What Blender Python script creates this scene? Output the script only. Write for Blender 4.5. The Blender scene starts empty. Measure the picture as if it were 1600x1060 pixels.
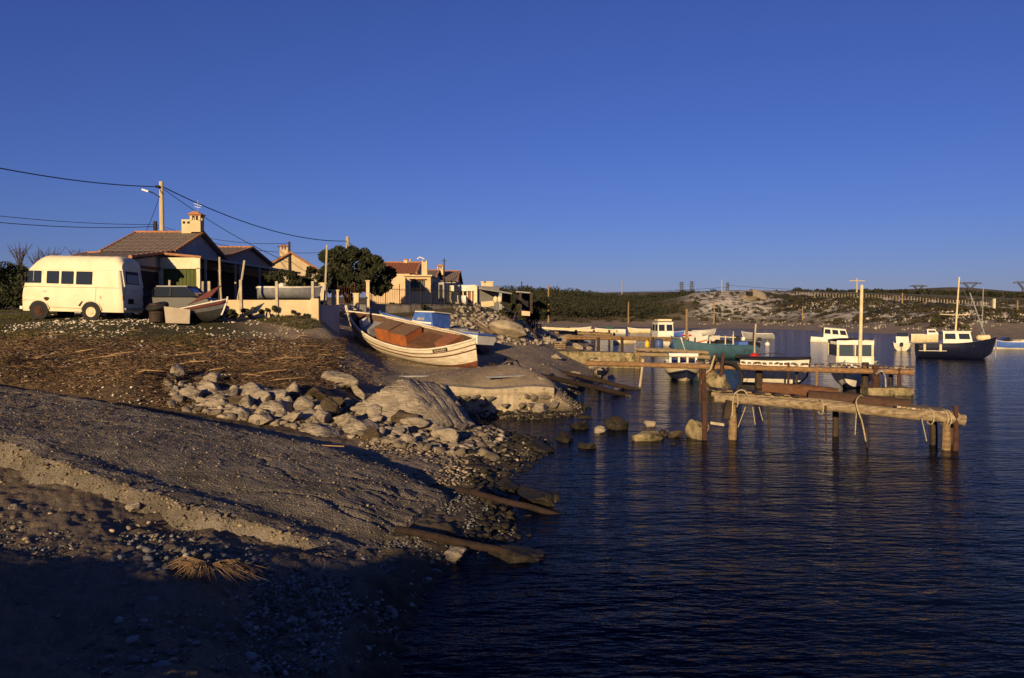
import bpy, bmesh, math, random
import numpy as np
from mathutils import Vector, Matrix, Euler
R = math.radians
random.seed(7); rng = np.random.default_rng(7)
sc = bpy.context.scene
COL = sc.collection
# ------------------------------------------------------------------ camera
F = 1600 * 28.0 / 36.0
H = 3.5
PITCH = math.atan(42.0 / F)
cam = bpy.data.cameras.new('camera'); cam.lens = 28; cam.sensor_width = 36
cam.clip_start = 0.1; cam.clip_end = 9000
camo = bpy.data.objects.new('camera', cam); COL.objects.link(camo)
camo.location = (0, 0, H); camo.rotation_euler = (R(90) - PITCH, 0, 0)
sc.camera = camo
sc.render.resolution_x = 1024; sc.render.resolution_y = 678
# ------------------------------------------------------------------ sky and sun
SUN_AZ, SUN_EL = R(16), R(12)           # sun low behind the camera, to its left
sdir = Vector((-math.sin(SUN_AZ) * math.cos(SUN_EL), -math.cos(SUN_AZ) * math.cos(SUN_EL), math.sin(SUN_EL)))
w = bpy.data.worlds.new('World'); sc.world = w; w.use_nodes = True
nt = w.node_tree; nt.nodes.clear()
sky = nt.nodes.new('ShaderNodeTexSky'); sky.sky_type = 'NISHITA'; sky.sun_disc = False
sky.sun_elevation = SUN_EL; sky.sun_rotation = math.atan2(sdir.x, sdir.y)
sky.altitude = 0; sky.air_density = 1.0; sky.dust_density = 0.15; sky.ozone_density = 4.0
bg = nt.nodes.new('ShaderNodeBackground'); bg.inputs[1].default_value = 0.052
wo = nt.nodes.new('ShaderNodeOutputWorld')
tint = nt.nodes.new('ShaderNodeMix'); tint.data_type = 'RGBA'; tint.blend_type = 'MULTIPLY'; tint.inputs[0].default_value = 1.0
tint.inputs[7].default_value = (0.70, 0.70, 1.36, 1)      # slide-film rendering of the blue, the same over the whole sky
nt.links.new(sky.outputs[0], tint.inputs[6]); nt.links.new(tint.outputs[2], bg.inputs[0]); nt.links.new(bg.outputs[0], wo.inputs[0])
sl = bpy.data.lights.new('sun', 'SUN'); sl.energy = 5.0; sl.angle = R(0.5); sl.color = (1.0, 0.73, 0.40)
so = bpy.data.objects.new('sun', sl); COL.objects.link(so); so.rotation_euler = sdir.to_track_quat('Z', 'Y').to_euler()
vs = sc.view_settings; vs.view_transform = 'Standard'; vs.look = 'None'; vs.exposure = 0.3; vs.gamma = 1.0
vs.use_curve_mapping = False
# ------------------------------------------------------------------ picture <-> place
cp, sp = math.cos(PITCH), math.sin(PITCH)
def ray(px, py):
    u = (px - 800) / F; v = (530 - py) / F
    return u, cp + v * sp, v * cp - sp
def A(px, py, D):
    u, y, z = ray(px, py); t = D / y
    return (u * t, D, H + z * t)
def W(px, py, z=0.0):
    u, y, zz = ray(px, py); t = (z - H) / zz
    return (u * t, y * t, z)
def topx(x, y, z):
    d = y * cp - (z - H) * sp
    return 800 + F * x / d, 530 - F * (y * sp + (z - H) * cp) / d
# ------------------------------------------------------------------ materials
MATS = {}
def M(name, c1, c2=None, scale=4.0, rough=0.8, bump=0.0, bscale=None, island=0.0, metal=0.0, stretch=(1, 1, 1),
      spots=None, spec=0.3, coord='Object', lo=0.35, hi=0.65):
    if name in MATS: return MATS[name]
    m = bpy.data.materials.new(name); m.use_nodes = True; MATS[name] = m
    n = m.node_tree.nodes; l = m.node_tree.links; b = n['Principled BSDF']
    b.inputs['Roughness'].default_value = rough; b.inputs['Metallic'].default_value = metal
    b.inputs['Specular IOR Level'].default_value = spec
    c2 = c2 or tuple(x * 0.72 for x in c1)
    tc = n.new('ShaderNodeTexCoord'); mp = n.new('ShaderNodeMapping'); mp.inputs['Scale'].default_value = stretch
    l.new(tc.outputs[coord], mp.inputs[0])
    nz = n.new('ShaderNodeTexNoise'); nz.inputs['Scale'].default_value = scale; nz.inputs['Detail'].default_value = 7
    nz.inputs['Roughness'].default_value = 0.62
    l.new(mp.outputs[0], nz.inputs['Vector'])
    mr = n.new('ShaderNodeMapRange'); mr.inputs[1].default_value = lo; mr.inputs[2].default_value = hi
    l.new(nz.outputs[0], mr.inputs[0])
    mx = n.new('ShaderNodeMix'); mx.data_type = 'RGBA'
    mx.inputs[6].default_value = (*c1, 1); mx.inputs[7].default_value = (*c2, 1)
    l.new(mr.outputs[0], mx.inputs[0]); out = mx.outputs[2]
    if spots:
        sc_, ssc, th = spots
        n2 = n.new('ShaderNodeTexNoise'); n2.inputs['Scale'].default_value = ssc; n2.inputs['Detail'].default_value = 9
        n2.inputs['Roughness'].default_value = 0.7
        l.new(mp.outputs[0], n2.inputs['Vector'])
        m2 = n.new('ShaderNodeMapRange'); m2.inputs[1].default_value = th; m2.inputs[2].default_value = th + 0.07
        l.new(n2.outputs[0], m2.inputs[0])
        x2 = n.new('ShaderNodeMix'); x2.data_type = 'RGBA'; x2.inputs[7].default_value = (*sc_, 1)
        l.new(m2.outputs[0], x2.inputs[0]); l.new(out, x2.inputs[6]); out = x2.outputs[2]
    if island:
        g = n.new('ShaderNodeNewGeometry'); r3 = n.new('ShaderNodeMapRange')
        r3.inputs[3].default_value = 1 - island; r3.inputs[4].default_value = 1 + island
        l.new(g.outputs['Random Per Island'], r3.inputs[0])
        hs = n.new('ShaderNodeHueSaturation'); l.new(r3.outputs[0], hs.inputs['Value']); l.new(out, hs.inputs['Color']); out = hs.outputs[0]
    l.new(out, b.inputs['Base Color'])
    if bump:
        n3 = n.new('ShaderNodeTexNoise'); n3.inputs['Scale'].default_value = bscale or scale * 6; n3.inputs['Detail'].default_value = 6
        l.new(mp.outputs[0], n3.inputs['Vector'])
        bp = n.new('ShaderNodeBump'); bp.inputs['Strength'].default_value = min(1, bump); bp.inputs['Distance'].default_value = 0.03 * max(1, bump)
        l.new(n3.outputs[0], bp.inputs['Height']); l.new(bp.outputs[0], b.inputs['Normal'])
    return m
def glass(name, c=(0.02, 0.025, 0.03), rough=0.08):
    if name in MATS: return MATS[name]
    m = bpy.data.materials.new(name); m.use_nodes = True; MATS[name] = m
    b = m.node_tree.nodes['Principled BSDF']; b.inputs['Base Color'].default_value = (*c, 1)
    b.inputs['Roughness'].default_value = rough; b.inputs['Specular IOR Level'].default_value = 0.5
    return m
WOODG = M('weathered_timber', (0.36, 0.25, 0.13), (0.15, 0.095, 0.05), 3.0, 0.9, 0.8, 14, stretch=(1, 5, 5))
WOODP = M('pale_log_timber', (0.40, 0.31, 0.19), (0.15, 0.105, 0.06), 3.0, 0.9, 1.0, 12, stretch=(1, 6, 6))
WOODO = M('orange_timber', (0.33, 0.19, 0.085), (0.14, 0.08, 0.04), 3.0, 0.85, 0.6, 14, stretch=(1, 5, 5))
WOODD = M('dark_wet_timber', (0.055, 0.035, 0.022), (0.02, 0.014, 0.01), 4.0, 0.7, 0.7, 20)
RUST = M('rusty_iron', (0.085, 0.036, 0.022), (0.035, 0.018, 0.012), 6.0, 0.85, 0.7, 30)
CONC = M('old_concrete', (0.40, 0.34, 0.25), (0.24, 0.20, 0.14), 2.2, 0.95, 0.8, 16, spots=((0.14, 0.11, 0.075), 3.2, 0.60))
MOSS = M('mossy_concrete', (0.34, 0.27, 0.15), (0.09, 0.075, 0.035), 2.4, 0.95, 1.2, 9, spots=((0.03, 0.028, 0.014), 3.0, 0.56))
ROCKM = M('limestone', (0.37, 0.31, 0.23), (0.20, 0.165, 0.12), 2.2, 0.95, 2.2, 7, stretch=(1, 1.3, 3.5), spots=((0.09, 0.07, 0.05), 3.0, 0.57))
ROCKB = M('brown_wet_rock', (0.10, 0.07, 0.04), (0.04, 0.03, 0.018), 3, 0.75, 2.0, 9, stretch=(1, 1.3, 3.5))
ROCKK = M('black_weedy_rock', (0.035, 0.028, 0.016), (0.012, 0.010, 0.007), 5, 0.7, 1.4, 18)
WHITE = M('white_paint', (0.78, 0.74, 0.64), (0.62, 0.57, 0.46), 3.0, 0.55, 0.15, 20)
WHITEB = M('worn_white_hull', (0.74, 0.68, 0.54), (0.55, 0.46, 0.33), 2.6, 0.7, 0.35, 12, stretch=(0.5, 2, 3), spots=((0.24, 0.13, 0.06), 3.6, 0.60))
CREAM = M('cream_paint', (0.72, 0.62, 0.40), (0.55, 0.45, 0.26), 3, 0.6, 0.2, 18)
BLUEP = M('blue_paint', (0.07, 0.16, 0.50), (0.05, 0.11, 0.36), 4, 0.55, 0.2, 20)
NAVY = M('navy_hull_paint', (0.008, 0.011, 0.035), (0.005, 0.007, 0.02), 4, 0.45, 0.1, 20)
TURQ = M('turquoise_hull_paint', (0.045, 0.11, 0.15), (0.03, 0.075, 0.105), 2, 0.65, 0.25, 12, spots=((0.10, 0.10, 0.08), 5, 0.68))
REDB = M('red_antifouling', (0.24, 0.075, 0.04), (0.13, 0.05, 0.03), 4, 0.85, 0.5, 16, spots=((0.5, 0.42, 0.3), 6, 0.66))
ORNG = M('orange_plywood', (0.40, 0.115, 0.03), (0.25, 0.08, 0.03), 3, 0.8, 0.3, 14)
BRWN = M('brown_boat_boards', (0.17, 0.075, 0.035), (0.085, 0.042, 0.022), 3, 0.9, 0.6, 14, stretch=(1, 4, 4))
BLACK = M('black_rubber', (0.012, 0.012, 0.013), (0.02, 0.018, 0.017), 8, 0.75, 0.3, 30)
GREY = M('grey_paint', (0.30, 0.30, 0.30), (0.20, 0.20, 0.20), 4, 0.6, 0.2, 20)
STEEL = M('galvanised_steel', (0.34, 0.34, 0.33), (0.22, 0.22, 0.21), 6, 0.5, 0.1, 20, metal=0.6)
ROPE = M('pale_rope', (0.50, 0.42, 0.26), (0.32, 0.25, 0.15), 20, 0.95, 0.5, 60)
PANE = glass('window_glass')
REDP = M('red_plastic', (0.55, 0.03, 0.02), (0.45, 0.03, 0.02), 4, 0.4)
YELP = M('yellow_plastic', (0.75, 0.5, 0.03), (0.6, 0.38, 0.03), 4, 0.5)
POST = M('concrete_post', (0.50, 0.42, 0.28), (0.34, 0.28, 0.19), 4, 0.95, 0.4, 20)
# ------------------------------------------------------------------ object helpers
def link(o, parent=None):
    COL.objects.link(o)
    if parent is not None: o.parent = parent
    return o
def tag(o, label=None, cat=None, group=None, kind=None):
    if label: o['label'] = label
    if cat: o['category'] = cat
    if group: o['group'] = group
    if kind: o['kind'] = kind
    return o
def thing(name, label, cat, loc=(0, 0, 0), rot=(0, 0, 0), group=None):
    o = bpy.data.objects.new(name, None); o.empty_display_size = 0.2
    o.location = loc; o.rotation_euler = rot; link(o)
    return tag(o, label, cat, group)
def copy_tree(o, parent=None):
    c = o.copy(); link(c, parent)
    for ch in list(o.children): copy_tree(ch, c)
    return c
_ico = {}
def ico(sub):
    if sub not in _ico:
        bm = bmesh.new(); bmesh.ops.create_icosphere(bm, subdivisions=sub, radius=1)
        _ico[sub] = (np.array([v.co[:] for v in bm.verts]), np.array([[v.index for v in f.verts] for f in bm.faces])); bm.free()
    return _ico[sub]
def np_noise3(V, seed, freq):
    r = np.random.default_rng(seed); o = np.zeros(len(V))
    for k in range(7):
        d = r.normal(size=3); d /= np.linalg.norm(d)
        o += np.sin(V @ d * freq * r.uniform(0.6, 1.7) + r.uniform(0, 6.28))
    return o / 4.0
def rock_arr(seed, sub=3, cuts=9, noise=0.05, strata=0.0):
    """an angular boulder: a sphere cut by planes, then roughened; strata adds bedding ledges"""
    V, Fc = ico(sub); V = V.copy(); r = np.random.default_rng(seed)
    for k in range(cuts):
        n = r.normal(size=3); n /= np.linalg.norm(n); d = r.uniform(0.38, 0.72)
        e = V @ n - d; V -= np.where(e > 0, e, 0)[:, None] * n
    if strata:
        n = np.array([0.25, -0.3, 1.0]) + r.normal(size=3) * 0.15; n /= np.linalg.norm(n)
        ly = V @ n * 9; q = np.sin(np.floor(ly) * 12.9898 + seed) * 43758.5453; q = q - np.floor(q)
        V *= (1 + (q - 0.5) * strata)[:, None]
    nz = np_noise3(V, seed, 5) * noise + np_noise3(V, seed + 1, 13) * noise * 0.6 - noise * 1.6 * np.exp(-(np_noise3(V, seed + 2, 3.2) / .07) ** 2)
    V *= (1 + nz)[:, None]
    return V, Fc
class MB:
    def __init__(s): s.v = []; s.f = []
    def add(s, vs_, fs_):
        k = len(s.v); s.v += [tuple(p) for p in vs_]; s.f += [tuple(i + k for i in f) for f in fs_]; return s
    def box(s, c, d, rz=0, rx=0, ry=0):
        m = Euler((rx, ry, rz)).to_matrix(); a, b, e = d[0] / 2, d[1] / 2, d[2] / 2
        p = [Vector(c) + m @ Vector(q) for q in ((-a, -b, -e), (a, -b, -e), (a, b, -e), (-a, b, -e), (-a, -b, e), (a, -b, e), (a, b, e), (-a, b, e))]
        return s.add(p, ((0, 3, 2, 1), (4, 5, 6, 7), (0, 1, 5, 4), (1, 2, 6, 5), (2, 3, 7, 6), (3, 0, 4, 7)))
    def bar(s, p, q, w_, h_=None, up=(0, 0, 1)):
        p, q = Vector(p), Vector(q); h_ = h_ or w_; d = (q - p).normalized(); u = Vector(up)
        if abs(d.dot(u)) > 0.98: u = Vector((0, 1, 0))
        sd = d.cross(u).normalized() * w_ / 2; u2 = sd.cross(d).normalized() * h_ / 2
        P = [p - sd - u2, p + sd - u2, p + sd + u2, p - sd + u2, q - sd - u2, q + sd - u2, q + sd + u2, q - sd + u2]
        return s.add(P, ((0, 3, 2, 1), (4, 5, 6, 7), (0, 1, 5, 4), (1, 2, 6, 5), (2, 3, 7, 6), (3, 0, 4, 7)))
    def tube(s, pts, r, n=8, wob=0.0, seed=0):
        pts = [Vector(p) for p in pts]; N = len(pts); rr = r if isinstance(r, (list, tuple)) else [r] * N
        rd = random.Random(seed); k = len(s.v); prev = None
        for i, p in enumerate(pts):
            d = (pts[min(i + 1, N - 1)] - pts[max(i - 1, 0)]).normalized()
            u = Vector((0, 0, 1)) if abs(d.z) < 0.95 else Vector((0, 1, 0))
            a = d.cross(u).normalized(); b = a.cross(d).normalized()
            for j in range(n):
                t = 2 * math.pi * j / n; q = rr[i] * (1 + (rd.random() - 0.5) * wob)
                s.v.append(tuple(p + a * math.cos(t) * q + b * math.sin(t) * q))
        for i in range(N - 1):
            for j in range(n):
                a0 = k + i * n + j; a1 = k + i * n + (j + 1) % n
                s.f.append((a0, a0 + n, a1 + n, a1))
        s.f.append(tuple(k + j for j in range(n))); s.f.append(tuple(k + (N - 1) * n + n - 1 - j for j in range(n)))
        return s
    def prism(s, poly, off):
        off = Vector(off); n = len(poly); P = [Vector(p) for p in poly]; P += [p + off for p in P]
        return s.add(P, [tuple(range(n))[::-1], tuple(range(n, 2 * n))] + [(i, (i + 1) % n, (i + 1) % n + n, i + n) for i in range(n)])
    def lathe(s, prof, c=(0, 0, 0), n=16, axis='z'):
        k = len(s.v); c = Vector(c)
        for r_, h_ in prof:
            for j in range(n):
                t = 2 * math.pi * j / n; x, y = r_ * math.cos(t), r_ * math.sin(t)
                q = (x, y, h_) if axis == 'z' else ((h_, x, y) if axis == 'x' else (x, h_, y))
                s.v.append(tuple(c + Vector(q)))
        for i in range(len(prof) - 1):
            for j in range(n):
                a0 = k + i * n + j; a1 = k + i * n + (j + 1) % n
                s.f.append((a0, a1, a1 + n, a0 + n))
        s.f.append(tuple(k + j for j in range(n))[::-1]); s.f.append(tuple(k + (len(prof) - 1) * n + j for j in range(n)))
        return s
    def grid(s, rows, wrap=False):
        k = len(s.v); n = len(rows[0])
        for r_ in rows: s.v += [tuple(p) for p in r_]
        for i in range(len(rows) - 1):
            for j in range(n if wrap else n - 1):
                a0 = k + i * n + j; a1 = k + i * n + (j + 1) % n
                s.f.append((a0, a1, a1 + n, a0 + n))
        return s
    def build(s, name, mat, parent=None, smooth=False, world=False, fix=True):
        me = bpy.data.meshes.new(name)
        V = s.v
        if world and parent is not None:
            b = Vector(parent.location); V = [tuple(Vector(p) - b) for p in V]
        me.from_pydata(V, [], s.f); me.materials.append(mat)
        if fix:
            bm = bmesh.new(); bm.from_mesh(me); bmesh.ops.recalc_face_normals(bm, faces=bm.faces); bm.to_mesh(me); bm.free()
        if smooth:
            me.polygons.foreach_set('use_smooth', [True] * len(me.polygons))
        o = bpy.data.objects.new(name, me)
        return link(o, parent)
def np_obj(name, V, Fc, mat, parent=None, smooth=False):
    V = np.asarray(V, dtype=np.float32); Fc = np.asarray(Fc, dtype=np.int32)
    me = bpy.data.meshes.new(name); n = Fc.shape[1]
    me.vertices.add(len(V)); me.vertices.foreach_set('co', V.ravel())
    me.loops.add(Fc.size); me.loops.foreach_set('vertex_index', Fc.ravel())
    me.polygons.add(len(Fc)); me.polygons.foreach_set('loop_start', np.arange(0, Fc.size, n, dtype=np.int32))
    if smooth: me.polygons.foreach_set('use_smooth', np.ones(len(Fc), dtype=bool))
    me.materials.append(mat); me.update(calc_edges=True); me.validate()
    return link(bpy.data.objects.new(name, me), parent)
def scatter_arr(bases, P, S, rotz, tilt=0.3):
    """copies of small base meshes at P (n,3), scaled S (n,3), turned; returns one vertex and face array"""
    VV, FF = [], []; k = 0; n = len(P); pick = rng.integers(0, len(bases), n)
    ax = rng.normal(0, tilt, n); ay = rng.normal(0, tilt, n)
    for b, (V, Fc) in enumerate(bases):
        ix = np.where(pick == b)[0]
        if len(ix) == 0: continue
        v = V[None] * S[ix][:, None, :]
        c, s_ = np.cos(ax[ix])[:, None], np.sin(ax[ix])[:, None]
        y, z = v[..., 1] * c - v[..., 2] * s_, v[..., 1] * s_ + v[..., 2] * c
        c, s_ = np.cos(ay[ix])[:, None], np.sin(ay[ix])[:, None]
        x, z = v[..., 0] * c + z * s_, -v[..., 0] * s_ + z * c
        c, s_ = np.cos(rotz[ix])[:, None], np.sin(rotz[ix])[:, None]
        v = np.stack([x * c - y * s_, x * s_ + y * c, z], -1) + P[ix][:, None, :]
        f = Fc[None] + (np.arange(len(ix)) * len(V))[:, None, None] + k
        VV.append(v.reshape(-1, 3)); FF.append(f.reshape(-1, Fc.shape[1])); k += len(ix) * len(V)
    return np.concatenate(VV), np.concatenate(FF)
def vnoise(x, y, seed=0):
    xi = np.floor(x).astype(np.int64); yi = np.floor(y).astype(np.int64); fx, fy = x - xi, y - yi
    fx = fx * fx * (3 - 2 * fx); fy = fy * fy * (3 - 2 * fy)
    def h(a, b):
        q = np.sin((a * 127.1 + b * 311.7 + seed * 74.7)) * 43758.5453
        return q - np.floor(q)
    return (h(xi, yi) * (1 - fx) + h(xi + 1, yi) * fx) * (1 - fy) + (h(xi, yi + 1) * (1 - fx) + h(xi + 1, yi + 1) * fx) * fy - 0.5
def fbm(x, y, seed=0, o=4):
    s_ = 0; a = 1
    for k in range(o):
        s_ = s_ + a * vnoise(x * 2 ** k, y * 2 ** k, seed + k); a *= 0.5
    return s_
def sstep(a, b, x):
    t = np.clip((x - a) / (b - a), 0, 1); return t * t * (3 - 2 * t)
# ------------------------------------------------------------------ terrain
CP = []
def w_(px, py, z): x, y, _ = W(px, py, max(z, 0)); CP.append((x, y, z))
def a_(px, py, D): CP.append(A(px, py, D))
for q in ((640, 960, 0), (690, 900, 0), (800, 832, 0), (780, 745, 0), (850, 690, 0), (893, 650, 0), (600, 1060, 0.03),
          (560, 1000, .15), (450, 1040, .35), (300, 1000, .6), (100, 1040, .75), (0, 1060, .85), (0, 960, .88), (300, 900, .75),
          (560, 890, .25), (660, 850, .2), (0, 860, .92), (200, 800, .8), (420, 870, .5), (0, 770, .97), (100, 730, .95), (-200, 760, 1.15), (-300, 960, 1.1),
          (10, 688, 1.15), (150, 735, 1.0), (300, 785, .65), (450, 825, .40), (560, 842, .25), (100, 650, 1.1), (240, 660, 1.0), (300, 700, .85), (480, 720, .55), (420, 770, .5), (600, 790, .2), (660, 745, .3), (650, 800, .2),
          (0, 610, 1.45), (120, 625, 1.3), (240, 640, 1.15), (-200, 640, 1.6),
          (560, 690, .45), (700, 700, .2), (640, 672, .45), (450, 650, .85), (760, 670, .1), (330, 622, 1.25), (480, 690, .6), (600, 718, .4), (790, 680, .03),
          (940, 592, 0), (905, 600, .12), (925, 572, .0), (890, 625, 0.05), (880, 545, .25), (900, 530, .15), (870, 520, .25), (850, 514, .3),
          (850, 511, .3), (1000, 510, 0.1), (1100, 512, 0.1), (1200, 513, .1), (1280, 516, 0.1), (1400, 521, 0.1), (1500, 526, .1), (1600, 531, .1), (1750, 540, .1),
          (800, 950, -.4), (760, 900, -.25), (1000, 900, -.9), (1200, 800, -1), (1000, 700, -.8), (1300, 650, -1), (1500, 600, -1), (1050, 600, -.8), (1100, 550, -.9),
          (1300, 540, -1), (1500, 560, -1), (1600, 1000, -1), (1000, 528, -.5), (1200, 526, -.9), (1600, 700, -1), (960, 640, -.5), (870, 780, -.35),
          (1700, 570, -1), (1800, 800, -1), (1000, 1060, -.8), (1350, 528, -.8), (960, 560, -.5), (970, 520, -.4), (1450, 540, -.9), (1600, 545, -.8)):
    w_(*q)
for q in ((760, 582, 36), (650, 590, 32), (600, 572, 34), (745, 574, 36.5), (850, 592, 31.5), (560, 560, 31.5), (500, 578, 26), (500, 540, 31), (460, 530, 31), (430, 515, 32), (500, 602, 23.5), (420, 602, 22.5), (420, 562, 27),
          (350, 577, 24.5), (350, 547, 27.5), (200, 562, 24), (200, 592, 20.8), (0, 577, 21.5), (0, 547, 24.5), (0, 515, 28.5), (200, 520, 28), (350, 515, 30.5),
          (130, 501, 31), (40, 497, 31.5), (300, 500, 33), (420, 499, 34), (480, 508, 36), (540, 532, 38), (-200, 500, 30), (-200, 560, 22), (0, 488, 40), (-200, 488, 40),
          (520, 496, 42), (470, 498, 33.5), (500, 499, 35), (440, 497, 33.5), (380, 498, 33.5), (600, 490, 50), (650, 500, 48), (700, 522, 45), (790, 540, 45), (830, 560, 41), (870, 576, 37.5), (690, 478, 62), (640, 480, 60), (760, 482, 70),
          (800, 503, 64), (835, 525, 60), (870, 550, 50), (300, 487, 50), (100, 487, 50), (450, 485, 55), (560, 484, 56), (820, 500, 85), (845, 508, 110), (720, 478, 85),
          (400, 482, 90), (0, 482, 90), (-300, 482, 90), (700, 478, 120), (800, 492, 130), (600, 480, 140), (900, 502, 200), (1000, 502, 205), (900, 494, 245), (780, 490, 200),
          (1100, 503, 200), (1190, 505, 190), (1060, 495, 210), (1165, 462, 235), (1120, 478, 220), (1230, 466, 230), (1310, 466, 225), (1310, 492, 178), (1240, 497, 188), (1400, 477, 190), (1400, 500, 148),
          (1500, 485, 165), (1500, 505, 125), (1600, 490, 150), (1600, 510, 115), (1750, 488, 150), (1300, 458, 330), (1500, 462, 350), (1100, 470, 330), (1000, 474, 330), (850, 472, 330), (1700, 470, 350),
          (1500, 449, 650), (900, 459, 700), (1100, 456, 700), (1300, 456, 700), (1600, 462, 700), (1700, 462, 700), (600, 468, 500), (200, 474, 400), (-200, 474, 400), (1420, 455, 600)):
    a_(*q)
CP += [(-2.6, 26.6, .12), (1.4, 26.4, -.04), (-2.6, 28.4, .88), (1.5, 27.9, .85), (-0.6, 26.5, .03), (-0.6, 28.2, .87),
       (0, 0.5, 1.85), (0, 3, 1.5), (-3, 2, 1.7), (2, 2, 1.0), (3, 4, -.2), (1, 5.5, .3), (-2, 5, 1.15), (4.5, 3, -.6), (5, 0.3, -.4), (-8, 3, 1.9), (-14, 8, 2.4), (-8, 0.5, 2.0), (8, 2, -.6), (4.2, 6, -1), (5, 7, -1), (3.4, 6.2, -.9), (5, 5, -1), (7, 8, -1), (3.2, 5, -.7),
       (12, 4, -1), (20, 0.5, -1), (25, 12, -1), (45, 10, -1), (60, 45, -1), (100, 5, -1), (110, 60, -.8), (170, 110, 2), (300, 150, 3), (300, 5, -1), (600, 300, 12),
       (-25, 10, 3), (-40, 30, 3.3), (-100, 30, 3.5), (-100, 4, 3.5), (-300, 60, 4), (-600, 300, 10)]
CP = np.array(CP)
def tcoord(x, y):
    return np.stack([np.arctan2(x, y) * 2.2, np.log(np.hypot(x, y) + 0.5)], -1)
def tps_k(d2): return np.where(d2 > 1e-12, 0.5 * d2 * np.log(np.maximum(d2, 1e-12)), 0)
_q = tcoord(CP[:, 0], CP[:, 1]); _n = len(_q)
# shape heights so that far hills do not ring into the shore: fit a compressed height
def enc(z): return np.arcsinh(z / 0.6)
def dec(e): return np.sinh(e) * 0.6
_K = tps_k(((_q[:, None] - _q[None]) ** 2).sum(-1)) + np.eye(_n) * 2e-4
_P = np.concatenate([np.ones((_n, 1)), _q], 1)
_S = np.block([[_K, _P], [_P.T, np.zeros((3, 3))]])
_c = np.linalg.solve(_S, np.concatenate([enc(CP[:, 2]), np.zeros(3)]))
def gz(x, y):
    x = np.atleast_1d(np.asarray(x, float)); y = np.atleast_1d(np.asarray(y, float)); q = tcoord(x, y); out = np.empty(len(q))
    for i in range(0, len(q), 20000):
        b = q[i:i + 20000]; d2 = ((b[:, None] - _q[None]) ** 2).sum(-1)
        out[i:i + 20000] = tps_k(d2) @ _c[:_n] + _c[_n] + b @ _c[_n + 1:]
    z = dec(np.clip(out, -2.2, 5.2))
    r = np.hypot(x, y); z = np.where(r > 1000, z * np.clip(1 - (r - 1000) / 2500, 0, 1), z)
    kr = sstep(R(32.9), R(36), np.arctan2(x, y)) * (y > -5)
    z = z * (1 - kr) + (-1 + 3.6 * sstep(112, 150, r)) * kr
    kq = sstep(2.2, 3.2, x) * (1 - sstep(12, 16, y)) * (y > -60); z = z * (1 - kq) - kq
    z = np.where((r < 7) & (y > -1), np.minimum(z, 1.75), z)
    fr = (x > -3.0) & (x < 2.4) & (y < 27.35) & (y > 24.5); z = np.where(fr, np.minimum(z, .06 + .3 * sstep(-1.2, -3, x) + .25 * sstep(26.2, 24.6, y)), z)
    # unseen bank added behind the camera to cast the foreground shadow
    back = sstep(1.0, -2.5, y)
    rise = sstep(-2.0, -6.5, y + 0.35 * fbm(x * 0.5, y * 0.5, 9)) * (1 - sstep(-5.5, -3.2, x))
    top = 4.1 + 0.35 * fbm(x * 0.7, y * 0.3, 4) + 0.25 * vnoise(x * 2.1, y * 0.4, 14)
    zb = 1.9 * (1 - sstep(1, 4, x)) - 0.8 * sstep(1, 4, x); zb = zb + (top - zb) * rise
    z = z * (1 - back) + zb * back
    return z
def gz1(x, y): return float(gz(x, y)[0])
def onray(px, py, lo=4.0, hi=400.0):
    """where the line of sight through a pixel meets the ground"""
    u, yy, zz = ray(px, py); t = np.geomspace(lo, hi, 700); d = gz(u * t, yy * t) - (H + zz * t)
    i = np.argmax(d > 0); i = max(i, 1) if d.max() > 0 else 699
    t0 = t[i]; return (u * t0, yy * t0, float(H + zz * t0))
th = np.concatenate([np.linspace(-180, -48, 40, endpoint=False), np.linspace(-48, 48, 640), np.linspace(48, 180, 41)[1:]]) * math.pi / 180
rr = np.concatenate([np.geomspace(0.25, 4.2, 26, endpoint=False), np.geomspace(4.2, 70, 430, endpoint=False), np.geomspace(70, 300, 130, endpoint=False), np.geomspace(300, 7000, 40)])
TH, RR = np.meshgrid(th, rr); gx = (RR * np.sin(TH)).ravel(); gy = (RR * np.cos(TH)).ravel(); g0 = gz(gx, gy)
dpx = F * gx / np.maximum(gy, 0.5) + 800; dpy = 488 + (H - g0) * F / np.maximum(gy, 0.5); front = gy > 3
rad = RR.ravel(); cellw = np.clip(rad * 0.0035, 0.02, 1)
near = np.exp(-rad / 40)
amp = 0.15 * near * sstep(-0.3, 0.2, g0)
g1 = g0 + amp * fbm(gx * 0.9, gy * 0.9, 1, 4) + 0.08 * near * fbm(gx * 5, gy * 5, 5, 3) + 0.045 * near * fbm(gx * 16, gy * 16, 6, 2)
hillm = sstep(1050, 1100, dpx) * sstep(120, 160, rad) * (1 - sstep(250, 300, rad)) * sstep(1.0, 3.0, g0) * front
g1 = g1 + hillm * (1.1 * fbm(gx * 0.12, gy * 0.12, 21, 4) + 0.5 * fbm(gx * 0.5, gy * 0.5, 25, 3))
nr, nc = len(rr), len(th)
idx = np.arange(nr * nc).reshape(nr, nc)
Fq = np.stack([idx[:-1, :-1], idx[:-1, 1:], idx[1:, 1:], idx[1:, :-1]], -1).reshape(-1, 4)
def band(v, a, b, s_): return sstep(a - s_, a + s_, v) * (1 - sstep(b - s_, b + s_, v))
wob = 14 * fbm(gx * 0.5, gy * 0.5, 31, 4); wob2 = 30 * fbm(gx * 0.2, gy * 0.2, 33, 3)
grass = band(dpy + wob * 0.5, 488, 552 - 0.03 * np.clip(dpx - 150, 0, 400), 7) * (1 - sstep(330, 460, dpx + wob2 * 2)) * front
grass = np.maximum(grass, sstep(3.0, 3.3, g0) * sstep(36, 42, rad) * (1 - sstep(95, 130, rad)) * 0.8)
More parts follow.
